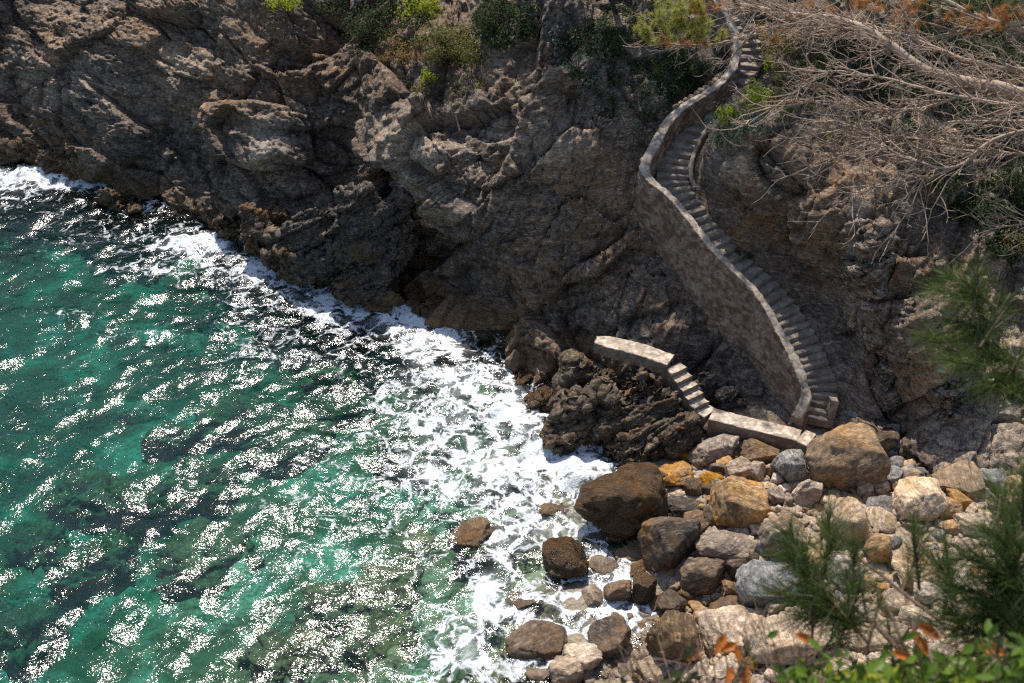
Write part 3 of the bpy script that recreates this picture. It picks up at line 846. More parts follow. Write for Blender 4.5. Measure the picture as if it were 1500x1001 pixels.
outcrop('rock_outcrop', 'low dark wet rocks in shade where the cliff meets white foam', [
    (770, 560, 37.3, 1.0, .8, .6, 20, 91), (745, 535, 38.6, .8, .7, .5, 10, 92), (800, 590, 36.0, .9, .8, .8, 30, 93)], MATS['wet'], 5)

# ------------------------------------------------------------------ boulders of the beach
# px, py, half width px, half height px, roll, colour, seed, label
BIG = [
 (910, 727, 66, 50, -18, 'wet', 1, 'huge wet brown boulder at the water edge with spray against it', 0.35),
 (1243, 668, 54, 46, 8, 'ochre', 2, 'huge ochre boulder in dappled shade at the foot of the stairs', 0.1),
 (980, 792, 44, 40, 5, 'dark', 3, 'large dark brown blocky boulder with a flat sloping top', 0),
 (1088, 736, 41, 38, 20, 'ochre', 4, 'big flat-faced tan boulder with an orange patch, split along one side', 0),
 (1043, 660, 40, 20, -24, 'tan', 5, 'long tilted grey-tan rock slab leaning under the walkway', 0.1),
 (992, 693, 31, 20, -8, 'ochre', 6, 'ochre wedge boulder next to the huge wet brown one', 0),
 (1115, 664, 28, 17, 12, 'ochre', 7, 'orange-ochre boulder just in front of the walkway slab', 0),
 (1158, 684, 26, 28, 5, 'grey', 8, 'blue-grey ribbed boulder beside the walkway end block', 0),
 (1085, 686, 22, 17, -10, 'tan', 9, 'tan rounded boulder behind the flat-faced one with the orange patch', 0),
 (1001, 746, 29, 17, 5, 'dark', 10, 'dark brown boulder wedged behind the large dark blocky one', 0),
 (1031, 840, 34, 28, 0, 'brown', 11, 'brown hump-shaped boulder in front of the long striped one', 0),
 (1063, 801, 43, 20, 8, 'tan', 12, 'long striped grey-tan boulder lying like a log', 0),
 (1128, 856, 44, 38, -5, 'grey', 13, 'large grey rounded boulder half behind pine needles', 0),
 (983, 938, 40, 42, -10, 'brown', 14, 'big brown conical boulder with an ochre flank beside the foam', 0),
 (1075, 928, 50, 34, 0, 'tan', 15, 'large tan boulder with a hollow in its side', 0),
 (1160, 935, 64, 34, 0, 'pale', 16, 'large long pale boulder with needle shadows across it', 0),
 (830, 820, 35, 28, -5, 'wet', 17, 'wet ochre-brown boulder with white foam breaking behind it', 0.25),
 (785, 937, 44, 30, 8, 'brown', 18, 'pitted round brown rock ringed by foam', 0.15),
 (766, 881, 29, 18, -12, 'dark', 19, 'dark flat-topped rock alone in the foam', 0.1),
 (893, 936, 33, 26, -25, 'brown', 20, 'wet brown rock with a glistening sloping face in the foam', 0.1),
 (850, 965, 34, 21, -5, 'pale', 21, 'whitish bleached boulder at the foam edge', 0.1),
 (825, 988, 28, 22, 0, 'tan', 22, 'tan rounded boulder leaning against the whitish bleached one', 0.1),
 (883, 832, 24, 17, 5, 'tan', 23, 'pale brown rock with a wet dimpled top next to the wet ochre one', 0.05),
 (905, 867, 19, 21, 20, 'brown', 24, 'brown peaked rock standing in lacy foam', 0.05),
 (940, 864, 20, 31, 12, 'wet', 25, 'upright olive-gold wet rock pillar in the foam', 0.1),
 (870, 876, 20, 16, 25, 'tan', 26, 'mottled pale brown rock awash in lacy foam', 0),
 (925, 812, 22, 14, 0, 'ochre', 27, 'small ochre rock in the gap below the huge wet boulder', 0),
 (895, 785, 28, 14, -10, 'brown', 28, 'brown block under the overhang of the huge wet boulder', 0),
 (690, 786, 31, 22, -20, 'brown', 29, 'brown weedy rock breaking the surface amid sparkling water', 0.05),
 (812, 753, 24, 14, 10, 'brown', 30, 'low rounded rock washed over by white foam', 0),
 (1350, 733, 36, 32, 8, 'pale', 31, 'large pale angular boulder on the upper beach below the cliff', 0),
 (1240, 765, 36, 30, -5, 'pale', 32, 'pale layered boulder behind the pine branch', 0),
 (1145, 787, 32, 32, 10, 'tan', 33, 'tan layered boulder partly hidden by dark pine tufts', 0),
 (1285, 803, 24, 28, 0, 'ochre', 34, 'orange-tan upright boulder between pine tufts', 0),
 (1345, 838, 40, 26, 25, 'tan', 35, 'tan slab boulder tilted over a dark gap', 0),
 (1235, 842, 27, 26, 0, 'pale', 36, 'pale boulder seen through the middle of the pine branch', 0),
 (1403, 706, 33, 22, -8, 'tan', 37, 'broad grey-tan boulder against the sunlit cliff foot', 0),
 (1288, 642, 24, 21, 10, 'brown', 38, 'brown-grey boulder in shade behind the huge ochre one', 0.05),
 (1252, 611, 27, 14, 0, 'grey', 39, 'smooth grey boulder in shade at the foot of the steps', 0.1),
 (1303, 697, 20, 16, -5, 'grey', 40, 'pinkish grey stone right of the huge ochre boulder', 0),
 (1181, 722, 20, 21, 5, 'pale', 41, 'pale veined stone between the ribbed grey and layered boulders', 0),
 (1390, 746, 18, 18, 0, 'ochre', 42, 'ochre lump beside the large pale angular boulder', 0),
 (1405, 730, 24, 15, 20, 'ochre', 43, 'orange stone under the broad grey-tan boulder', 0),
 (1457, 706, 22, 17, 0, 'grey', 44, 'grey stone at the cliff foot next to the broad grey-tan boulder', 0),
 (1430, 772, 30, 18, 12, 'pale', 45, 'pale long stone half under the pine needles', 0),
 (984, 885, 23, 18, 0, 'dark', 46, 'dark olive block beside the brown conical boulder', 0),
 (1065, 891, 32, 13, -12, 'brown', 47, 'flat brownish stone behind the tan boulder with the hollow', 0),
 (1075, 863, 21, 12, 35, 'ochre', 48, 'ochre slanting stone wedged against the grey rounded boulder', 0),
 (1270, 932, 30, 19, 0, 'pale', 49, 'pale stone below the thick pine twig', 0),
 (1340, 906, 20, 17, 0, 'pale', 50, 'cream blocky stone above the orange dry leaves', 0),
 (1250, 897, 24, 19, 15, 'pale', 51, 'cream stone crossed by the thick pine twig', 0),
 (1358, 872, 20, 18, 0, 'pale', 52, 'cream squarish stone below the tilted tan slab', 0),
]
MED = [(992,668,18,10,'ochre'),(1083,654,10,8,'grey'),(1060,680,12,11,'ochre'),(1109,692,14,14,'pale'),(1127,690,9,11,'tan'),(1040,702,19,9,'ochre'),(1018,713,15,12,'brown'),(1052,711,9,13,'grey'),
 (1038,718,10,9,'brown'),(1045,757,16,14,'brown'),(1030,749,9,12,'ochre'),(1044,744,9,9,'ochre'),(1022,766,21,15,'brown'),(1124,715,15,10,'tan'),(1134,728,15,13,'tan'),(1137,703,10,9,'pale'),(1150,718,10,8,'pale'),(1155,734,10,9,'tan'),
 (1188,697,13,12,'tan'),(1310,636,14,12,'grey'),(1315,656,11,11,'grey'),(1307,668,8,7,'grey'),(1316,679,13,10,'grey'),(1337,700,16,12,'tan'),(1322,718,14,10,'brown'),(1270,721,13,12,'tan'),(1290,717,13,12,'tan'),(1253,731,13,9,'ochre'),
 (1295,745,25,15,'grey'),(1288,764,24,15,'pale'),(1335,766,17,11,'dark'),(1312,755,8,8,'pale'),(1490,715,17,16,'pale'),(1235,740,22,10,'tan'),(853,842,11,8,'brown'),(935,833,19,8,'brown'),(790,992,19,14,'tan'),(805,869,11,8,'tan'),(862,988,13,10,'pale'),
 (840,862,8,6,'brown'),(822,866,8,6,'brown'),(1120,806,13,16,'grey'),(1078,834,15,18,'brown'),(1005,873,12,11,'brown'),(1024,889,16,10,'ochre'),(1012,897,6,6,'pale'),(1024,909,11,11,'ochre'),(1112,901,16,9,'pale'),(1143,889,20,9,'tan'),(1070,982,23,14,'pale'),
 (1117,966,15,11,'pale'),(1137,986,19,13,'pale'),(1172,962,15,13,'pale'),(1330,812,18,12,'tan'),(1312,882,23,18,'tan'),(1222,897,14,18,'pale'),(1313,927,21,15,'tan'),(1420,800,21,11,'pale'),(1400,772,24,11,'ochre'),(1062,879,8,6,'pale'),(1000,908,8,8,'brown'),
 (1215,735,12,10,'pale'),(1205,700,9,9,'tan'),(1385,690,12,8,'tan'),(1470,740,18,12,'pale'),(1490,780,22,14,'tan'),(1450,820,24,15,'pale'),(1400,850,22,14,'pale'),(1440,880,20,14,'tan'),(1385,900,18,12,'pale'),(1480,850,20,15,'tan'),(1190,860,16,14,'tan'),
 (1195,820,20,14,'ochre'),(1270,860,14,12,'tan'),(1330,690,10,8,'grey'),(1350,690,9,7,'grey'),(960,980,24,16,'tan'),(1020,985,22,14,'tan'),(920,985,18,12,'tan'),(900,905,9,7,'tan'),(925,905,8,6,'tan'),(850,905,9,6,'brown'),(745,960,12,8,'brown'),
 (870,915,9,7,'pale'),(945,925,10,7,'tan'),(1230,985,26,16,'pale'),(1180,1000,24,14,'tan'),(1300,980,26,15,'pale'),(1380,960,26,16,'pale'),(1460,950,26,16,'pale'),(955,730,12,12,'brown'),(965,700,14,14,'brown')]

def place(px, py, rx, ry, lift=0.0):
    z = .6
    for _ in range(4):
        c = Pz(px, py, z)
        dist = np.linalg.norm(c - [0, 0, H])
        sx = rx * dist / FPX
        hh = ry * dist / FPX                       # projected half height
        dep = math.asin((H - z) / dist)
        sy = sx * .85
        t = max((hh / (sx * .85)) ** 2 - (math.sin(dep)) ** 2, 0.08)
        sz = min(sy * math.sqrt(t) / math.cos(dep), sx * 1.15)
        if hh < sx * .62:
            sz = hh * .85; sy = max(hh * 1.05, sx * .5)
        gz = float(ground_z(c[0], c[1])[0])
        gz = max(gz, -.3)
        z = gz + sz * .55 + lift
    return c, (sx, sy, sz)

COLNAME = {'ochre': 'ochre', 'tan': 'tan', 'pale': 'pale cream', 'grey': 'grey', 'brown': 'brown', 'dark': 'dark brown'}
for (px, py, rx, ry, roll, mat, seed, label, lift) in BIG:
    c, (sx, sy, sz) = place(px, py, rx, ry, lift)
    V, F = rock(100 + seed, 5, 11, .075 if mat == 'wet' else .05, .55, .9, strat=.03 if mat in ('grey', 'pale', 'tan') else .012)
    V = V * np.array([sx, sy, sz]) * 1.02
    V = V @ rotm(math.radians(random.uniform(-6, 6)), math.radians(roll), 0).T
    o = add('boulder', mesh_np('boulder', V, F), MATS[mat], None, tuple(c))
    tag(o, label, 'boulder')
UNIT = []
for s in range(16):
    V, F = rock(300 + s, 4, 10, .05, .5, .88, strat=.02 if s % 3 == 0 else 0)
    UNIT.append((V, F))
BANK = {}
def unit_mesh(s, mat):
    if (s, mat) not in BANK:
        V, F = UNIT[s]
        me = mesh_np('stone', V, F); me.materials.append(MATS[mat])
        BANK[(s, mat)] = me
    return BANK[(s, mat)]
SHORT = ['huge wet brown boulder', 'huge ochre boulder', 'large dark blocky boulder', 'flat-faced boulder with the orange patch', 'long tilted rock slab', 'ochre wedge boulder', 'orange-ochre boulder by the walkway', 'blue-grey ribbed boulder',
 'tan rounded boulder', 'dark brown wedged boulder', 'brown hump-shaped boulder', 'long striped boulder', 'large grey rounded boulder', 'brown conical boulder', 'tan boulder with the hollow', 'long pale boulder', 'wet ochre-brown boulder', 'pitted round rock',
 'dark flat-topped rock', 'brown rock with the glistening face', 'whitish bleached boulder', 'tan boulder leaning on the bleached one', 'pale brown dimpled rock', 'brown peaked rock', 'olive-gold rock pillar', 'mottled rock awash in foam', 'ochre rock in the gap', 'brown block under the overhang',
 'weedy rock', 'low rounded surf rock', 'large pale angular boulder', 'pale layered boulder', 'tan layered boulder', 'orange-tan upright boulder', 'tilted tan slab boulder', 'pale boulder amid the pine branch', 'broad grey-tan boulder', 'shaded brown-grey boulder', 'smooth grey boulder at the stair foot',
 'pinkish grey stone', 'pale veined stone', 'ochre lump', 'orange stone at the cliff foot', 'grey stone at the cliff foot', 'pale long stone', 'dark olive block', 'flat brownish stone', 'ochre slanting stone', 'pale stone below the pine twig', 'cream blocky stone', 'cream stone crossed by the twig', 'cream squarish stone']
def stone_label(px, py, rx, sc, mat):
    k = min(range(len(BIG)), key=lambda i: ((px - BIG[i][0]) ** 2 + (py - BIG[i][1]) ** 2) ** .5 - BIG[i][2])
    size = 'tiny' if rx < 9 else ('small' if rx < 13 else 'medium-sized')
    shape = 'flat' if sc[2] < .6 * sc[0] else ('upright' if sc[2] > .85 * sc[0] else 'rounded')
    return f'{size} {shape} {COLNAME[mat]} stone beside the {SHORT[k]}', SMALL[mat][1]
SMALL = {'ochre': ('small ochre stone wedged among the big beach boulders', 'small ochre beach stones'),
         'tan': ('small tan stone lying among the big beach boulders', 'small tan beach stones'),
         'pale': ('small cream-coloured stone lying among the big beach boulders', 'small cream beach stones'),
         'grey': ('small grey stone lying among the big beach boulders', 'small grey beach stones'),
         'brown': ('small brown stone wedged among the big beach boulders', 'small brown beach stones'),
         'dark': ('small dark brown stone wedged among the big beach boulders', 'small dark beach stones')}
occupied = []
for i, (px, py, rx, ry, mat) in enumerate(MED):
    c, s = place(px, py, rx, ry, 0)
    o = add('stone', unit_mesh(i % 16, mat), None, None, tuple(c))
    o.scale = tuple(1.05 * v for v in s)
    o.rotation_euler = (random.uniform(-.3, .3), random.uniform(-.3, .3), random.uniform(-.5, .5) + (math.pi if i % 2 else 0))
    lab, grp = stone_label(px, py, rx, s, mat)
    tag(o, lab, 'stone', grp)

# stones filling the gaps of the beach
BEACH = [(948, 842), (900, 770), (985, 712), (1010, 668), (1050, 640), (1185, 668), (1225, 625), (1300, 615), (1345, 680), (1380, 690), (1520, 690), (1620, 800), (1620, 1060), (810, 1060), (830, 1000), (940, 915)]
def inside(x, y, poly):
    r = False; j = len(poly) - 1
    for i in range(len(poly)):
        xi, yi = poly[i]; xj, yj = poly[j]
        if (yi > y) != (yj > y) and x < (xj - xi) * (y - yi) / (yj - yi) + xi: r = not r
        j = i
    return r
fill = []
tries = 0
while len(fill) < 215 and tries < 20000:
    tries += 1
    px, py = random.uniform(830, 1510), random.uniform(615, 1005)
    if not inside(px, py, BEACH): continue
    rr = random.choice([7, 7, 8, 9, 9, 10, 11, 12, 14])
    if any((px - a) ** 2 + ((py - b) * 1.2) ** 2 < ((rr + q) * .85) ** 2 for a, b, q in fill): continue
    if any(((px - b[0]) / b[2]) ** 2 + ((py - b[1]) / b[3]) ** 2 < .65 for b in BIG): continue
    if any(((px - b[0]) / b[2]) ** 2 + ((py - b[1]) / b[3]) ** 2 < .5 for b in MED): continue
    fill.append((px, py, rr))
for i, (px, py, rr) in enumerate(fill):
    t = np.clip((px - 940) / 300, 0, 1)
    if random.random() > t: mat = random.choice(['brown', 'dark', 'ochre', 'brown', 'tan'])
    elif px > 1240 and py < 735: mat = random.choice(['grey', 'grey', 'tan', 'brown'])
    else: mat = random.choice(['pale', 'tan', 'pale', 'tan', 'grey', 'ochre'])
    c, s = place(px, py, rr, rr * .8, -.03)
    o = add('stone', unit_mesh((i * 5 + 3) % 16, mat), None, None, tuple(c))
    o.scale = tuple(v * random.uniform(.9, 1.15) for v in s)
    o.rotation_euler = (random.uniform(-.4, .4), random.uniform(-.4, .4), random.uniform(0, 6.3))
    lab, grp = stone_label(px, py, rr, o.scale, mat)
    tag(o, lab, 'stone', grp)

# shingle between the stones: uncountable
Vs, Fs, off = [], [], 0
base = [rock(500 + s, 2, 6, .05) for s in range(6)]
cnt = 0
while cnt < 5200:
    px, py = random.uniform(810, 1640), random.uniform(605, 1070)
    if not inside(px, py, BEACH): continue
    c = Pz(px, py, .8); gz = float(ground_z(c[0], c[1])[0]); c = Pz(px, py, gz)
    if gz < -.1: continue
    V, F = base[cnt % 6]
    s = random.uniform(.05, .2)
    V = (V * np.array([s * random.uniform(.8, 1.4), s, s * random.uniform(.5, .9)])) @ rotm(random.uniform(-.5, .5), random.uniform(-.5, .5), random.uniform(0, 6.3)).T
    Vs.append(V + c + [0, 0, .02]); Fs.append(F + off); off += len(V); cnt += 1
m = rock_mat('shingle', (0.27, 0.2, 0.145), (0.42, 0.325, 0.235), (0.58, 0.475, 0.365), (0.42, 0.24, 0.1), .5, wet_z=.4, scale=2.2, bump=.3)
tag(add('shingle', mesh_np('shingle', np.vstack(Vs), np.vstack(Fs)), m), 'brown and cream shingle filling the gaps between the beach boulders', 'shingle', kind='stuff')

# ------------------------------------------------------------------ rocks under water
SUNK = [(120, 703, 50, 26, 'sunken brown boulder in the green shallows, the darkest one of its ridge'), (352, 592, 62, 32, 'broad sunken boulder with olive top near the middle of the cove'),
        (205, 718, 55, 20, 'long sunken rock running beside the darkest sunken boulder'), (290, 690, 50, 22, 'sunken rock dimly seen in the sparkling shallows'), (150, 785, 32, 20, 'small round yellow-green sunken boulder'),
        (100, 810, 50, 18, 'flat sunken rock below the round yellow-green one'), (45, 770, 40, 24, 'sunken boulder in pale green water off the ridge'), (20, 895, 45, 30, 'sunken olive rock in the clear shallows beside pale sand'),
        (500, 505, 62, 20, 'reddish-brown reef rock just awash with foam streaks'), (430, 640, 60, 30, 'sunken olive reef slab edged by foam lace'), (300, 815, 62, 40, 'broad yellowish sunken boulder under dense glitter'),
        (500, 590, 50, 26, 'sunken rock beside the wide white foam field'), (570, 860, 45, 26, 'brown sunken rock under glittering ripples'), (420, 960, 55, 34, 'large brown sunken boulder in very shallow water'),
        (560, 940, 42, 30, 'reddish sunken boulder beside the breaking wave'), (250, 620, 40, 18, 'small sunken rock in bright emerald water'), (600, 660, 45, 25, 'sunken rock veiled by thin foam'), (480, 880, 35, 25, 'small brown sunken rock in the shallows')]
mats = rock_mat('weedy_rock', (0.075, 0.065, 0.026), (0.15, 0.13, 0.055), (0.24, 0.21, 0.10), (0.18, 0.11, 0.04), .35, wet_z=None, scale=1.2, bump=.6)
for i, (px, py, rx, ry, lab) in enumerate(SUNK):
    topz = -.04 if i == 8 else (-.85 if i in (13, 14, 12, 17) else -1.6)
    for _ in range(3):
        c = Pz(px, py, topz - .3); gz = float(ground_z(c[0], c[1])[0])
    dist = np.linalg.norm(c - [0, 0, H])
    sx = rx * dist / FPX; sy = ry * dist / FPX / .62
    hz = max(.3, min((topz - gz) / 1.5, .6))
    if topz - hz * 1.0 > gz + .5: topz = gz + hz * 1.6
    V, F = rock(700 + i, 5, 6, .24, .65, 1.05, block=.2)
    V = V * np.array([sx, sy, hz])
    o = add('sunken_boulder', mesh_np('sunken_boulder', V, F), mats, None, (c[0], c[1], topz - hz * .85))
    tag(o, lab, 'boulder')

# ------------------------------------------------------------------ vegetation helpers
def leaf_mat(name, a, b, rough=.55, trans=.35, dry=None):
    m, nt = M(name); g = NT(nt)
    P = g.pos()
    n = g.noise(P, 2.3, 3, .6); n2 = g.attr('tint')
    c = g.mix(g.mapr(n, .35, .65), a, b)
    c = g.mix(.8, c, g.mix(n2, (.5, .5, .5), (1.5, 1.5, 1.45)), 'MULTIPLY')
    if dry:
        c = g.mix(g.mapr(n2, .78, .9), c, dry)
    b1 = g.principled(c, rough, None, .15)
    t = g.n('ShaderNodeBsdfTranslucent'); g.set(t, 0, g.mix(.5, c, tuple(min(1, x * 1.6) for x in b), 'MIX'))
    mx = g.n('ShaderNodeMixShader'); mx.inputs[0].default_value = trans
    nt.links.new(b1.outputs[0], mx.inputs[1]); nt.links.new(t.outputs[0], mx.inputs[2])
    g.out(mx.outputs[0])
    return m
def bark_mat(name, a, b):
    m, nt = M(name); g = NT(nt)
    P = g.pos()
    n = g.noise(P, 9, 5, .7); n2 = g.noise(P, 1.2, 3, .6)
    c = g.mix(n, a, b); c = g.mix(.5, c, g.mix(n2, (.5, .5, .5), (1.4, 1.4, 1.4)), 'MULTIPLY')
    g.out(g.principled(c, .85, g.bump(n, .7, .02), .2).outputs[0])
    return m
LEAF = {
 'bright': leaf_mat('bright_leaf', (0.20, 0.25, 0.02), (0.38, 0.42, 0.035), .5, .45),
 'olive': leaf_mat('olive_leaf', (0.10, 0.11, 0.028), (0.19, 0.18, 0.05), .6, .35, (0.24, 0.13, 0.05)),
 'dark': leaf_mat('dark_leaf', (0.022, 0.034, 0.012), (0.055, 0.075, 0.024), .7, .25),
 'dry': leaf_mat('dry_foliage', (0.22, 0.12, 0.05), (0.33, 0.20, 0.08), .8, .3),
 'greygreen': leaf_mat('grey_green_leaf', (0.12, 0.145, 0.09), (0.22, 0.25, 0.17), .7, .3),
 'fresh': leaf_mat('fresh_leaf', (0.035, 0.075, 0.012), (0.12, 0.19, 0.025), .4, .4),
 'orange': leaf_mat('orange_dry_leaf', (0.36, 0.10, 0.02), (0.5, 0.17, 0.04), .6, .35),
}
NEEDLE = {
 'green': leaf_mat('pine_needles', (0.038, 0.06, 0.016), (0.09, 0.118, 0.03), .45, .3),
 'yellow': leaf_mat('yellow_pine_needles', (0.22, 0.24, 0.045), (0.38, 0.38, 0.10), .5, .4, (0.3, 0.17, 0.06)),  # needles of yellow-green colour, some of them rusty
 'rust': leaf_mat('dead_pine_needles', (0.30, 0.13, 0.045), (0.44, 0.23, 0.09), .7, .35),
}
BARK_GREY = bark_mat('dead_branch_bark', (0.24, 0.165, 0.115), (0.54, 0.415, 0.31))
BARK_BROWN = bark_mat('pine_bark', (0.085, 0.055, 0.038), (0.21, 0.145, 0.10))
STEM_DRY = bark_mat('dry_stem', (0.12, 0.075, 0.05), (0.26, 0.18, 0.12))

class Tubes:
    def __init__(s): s.V = []; s.F = []; s.n = 0
    def add(s, pts, radii, sides=4):
        P = np.asarray(pts, float); n = len(P)
        T = np.gradient(P, axis=0); T /= np.linalg.norm(T, axis=1, keepdims=True) + 1e-9
        up = np.array([.13, .31, .94])
        A = np.cross(T, up); A /= np.linalg.norm(A, axis=1, keepdims=True) + 1e-9
        B = np.cross(T, A)
        R = np.broadcast_to(radii, n) if np.ndim(radii) else np.full(n, radii)
        ang = np.arange(sides) * 2 * math.pi / sides
        ring = P[:, None, :] + R[:, None, None] * (np.cos(ang)[None, :, None] * A[:, None, :] + np.sin(ang)[None, :, None] * B[:, None, :])
        s.V.append(ring.reshape(-1, 3))
        i = np.arange(n * sides).reshape(n, sides); j = np.roll(i, -1, axis=1)
        s.F.append(np.stack([i[:-1].ravel(), j[:-1].ravel(), j[1:].ravel(), i[1:].ravel()], 1) + s.n)
        s.n += n * sides
    def mesh(s, name):
        return mesh_np(name, np.vstack(s.V), np.vstack(s.F))

def leaves_mesh(name, C, N, size, aspect=.5, fold=.15):
    """one folded leaf (two quads) per centre C, facing N"""
    n = len(C)
    r = RNG.normal(size=(n, 3)); N = N / (np.linalg.norm(N, axis=1, keepdims=True) + 1e-9)
    A = np.cross(N, r); A /= np.linalg.norm(A, axis=1, keepdims=True) + 1e-9
    B = np.cross(N, A)
    L = (size * RNG.uniform(.65, 1.25, n))[:, None]; W = L * aspect
    tip = C + A * L; base = C - A * L
    lo = C - A * L * .25; hi = C + A * L * .35
    V = np.stack([base, lo - B * W + N * W * fold * 2, hi - B * W * .8 + N * W * fold * 2, tip, hi + B * W * .8 + N * W * fold * 2, lo + B * W + N * W * fold * 2], 1)
    b = np.arange(n)[:, None] * 6
    F = np.concatenate([b + np.array([0, 1, 2, 3]), b + np.array([0, 3, 4, 5])])
    me = mesh_np(name, V.reshape(-1, 3), F)
    attr(me, 'tint', np.repeat(RNG.random(n), 6))
    return me

def needles_mesh(name, base, dirs, length, width):
    n = len(base)
    r = RNG.normal(size=(n, 3)); D = dirs / np.linalg.norm(dirs, axis=1, keepdims=True)
    S = np.cross(D, r); S /= np.linalg.norm(S, axis=1, keepdims=True) + 1e-9
    K = np.cross(D, S)
    L = (length * RNG.uniform(.7, 1.15, n))[:, None]
    w = width
    droop = np.array([0, 0, -1.0]) * L * .12
    mid = base + D * L * .5 + droop * .3; tip = base + D * L + droop
    V = np.stack([base - S * w, base + S * w, mid + S * w + K * w, tip, mid - S * w + K * w], 1)
    b = np.arange(n)[:, None] * 5
    F = np.concatenate([b + np.array([0, 1, 2, 4]), b + np.array([4, 2, 3, 3])])
    F3 = np.concatenate([b + np.array([0, 1, 2]), b + np.array([0, 2, 4]), b + np.array([4, 2, 3])])
    me = mesh_np(name, V.reshape(-1, 3), F3)
    attr(me, 'tint', np.repeat(RNG.random(n), 5))
    return me

# ------------------------------------------------------------------ where the cliff is
bpy.context.view_layer.update()
def hit(px, py):
    d = ray(px, py); d = d / np.linalg.norm(d)
    best = None
    for o in (CLIFF_L, CLIFF_R):
        ok, loc, nor, _ = o.ray_cast(Vector((0, 0, H)), Vector(d))
        if ok:
            t = (loc - Vector((0, 0, H))).length
            if best is None or t < best[0]: best = (t, np.array(loc), np.array(nor))
    return best

# ------------------------------------------------------------------ shrubs on the cliff
def shrub(px, py, rpx, kind, label, group=None, dens=1.0, squash=.8, leaf=.055):
    h = hit(px, py + rpx * .35)
    if h is None: return
    t, loc, nor = h
    R = rpx * t / FPX
    root = empty('shrub', tuple(loc), label, 'shrub', group)
    nc = max(5, int(9 * dens * (R / .6)))
    tb = Tubes(); C = []; N = []
    for k in range(nc):
        v = RNG.normal(size=3); v /= np.linalg.norm(v); v[2] = abs(v[2]) * .9 + .05
        v = v + nor * .35
        v *= RNG.uniform(.45, 1.0)
        cc = v * np.array([R, R * .8, R * 1.1 * squash])
        tb.add([np.zeros(3), cc * .5 + RNG.normal(size=3) * R * .06, cc], [.02, .012, .005], 4)
        m_ = int(70 * dens * max(.5, R))
        q = RNG.normal(size=(m_, 3)) * R * .19
        C.append(cc + q); N.append(q / (R * .2) + np.array([0, -.1, .9]) + RNG.normal(size=(m_, 3)) * .6)
    add('stems', tb.mesh('stems'), STEM_DRY, root)
    add('foliage', leaves_mesh('foliage', np.vstack(C), np.vstack(N), leaf), LEAF[kind], root)
    return root

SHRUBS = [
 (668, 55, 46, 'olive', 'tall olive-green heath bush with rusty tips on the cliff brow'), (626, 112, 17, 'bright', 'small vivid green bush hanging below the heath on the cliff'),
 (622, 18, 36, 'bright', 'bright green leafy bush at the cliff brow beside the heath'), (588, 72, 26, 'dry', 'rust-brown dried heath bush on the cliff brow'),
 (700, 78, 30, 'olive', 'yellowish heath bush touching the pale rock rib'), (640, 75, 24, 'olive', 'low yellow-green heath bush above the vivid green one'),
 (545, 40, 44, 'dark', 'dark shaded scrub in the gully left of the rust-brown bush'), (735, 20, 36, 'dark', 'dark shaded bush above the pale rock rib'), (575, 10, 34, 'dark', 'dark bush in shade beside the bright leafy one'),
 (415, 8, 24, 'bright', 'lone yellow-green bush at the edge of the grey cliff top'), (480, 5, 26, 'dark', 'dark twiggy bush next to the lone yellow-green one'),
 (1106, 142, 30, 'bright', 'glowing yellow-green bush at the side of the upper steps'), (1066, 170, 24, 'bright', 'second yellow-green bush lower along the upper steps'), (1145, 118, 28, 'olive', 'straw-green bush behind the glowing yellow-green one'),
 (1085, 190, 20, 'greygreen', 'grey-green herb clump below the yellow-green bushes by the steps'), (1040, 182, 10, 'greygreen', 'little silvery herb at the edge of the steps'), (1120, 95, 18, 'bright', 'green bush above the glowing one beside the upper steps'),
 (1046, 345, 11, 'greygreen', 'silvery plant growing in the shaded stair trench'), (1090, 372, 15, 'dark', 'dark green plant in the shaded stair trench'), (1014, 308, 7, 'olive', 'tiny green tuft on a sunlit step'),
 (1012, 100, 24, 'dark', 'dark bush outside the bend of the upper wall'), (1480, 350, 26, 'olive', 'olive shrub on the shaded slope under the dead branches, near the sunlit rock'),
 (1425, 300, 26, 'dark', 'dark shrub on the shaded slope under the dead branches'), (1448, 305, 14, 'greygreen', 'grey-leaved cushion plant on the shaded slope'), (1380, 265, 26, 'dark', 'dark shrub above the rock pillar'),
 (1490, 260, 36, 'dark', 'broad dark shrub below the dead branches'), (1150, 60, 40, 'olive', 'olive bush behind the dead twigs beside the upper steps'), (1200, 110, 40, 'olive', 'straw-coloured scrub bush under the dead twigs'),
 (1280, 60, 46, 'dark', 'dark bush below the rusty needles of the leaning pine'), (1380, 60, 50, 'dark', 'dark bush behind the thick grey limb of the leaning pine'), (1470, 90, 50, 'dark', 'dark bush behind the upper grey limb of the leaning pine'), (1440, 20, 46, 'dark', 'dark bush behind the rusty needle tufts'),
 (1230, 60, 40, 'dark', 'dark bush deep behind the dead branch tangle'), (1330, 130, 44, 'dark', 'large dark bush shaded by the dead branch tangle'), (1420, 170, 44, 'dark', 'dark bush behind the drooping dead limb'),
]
for s in SHRUBS:
    shrub(*s, dens=1.0)

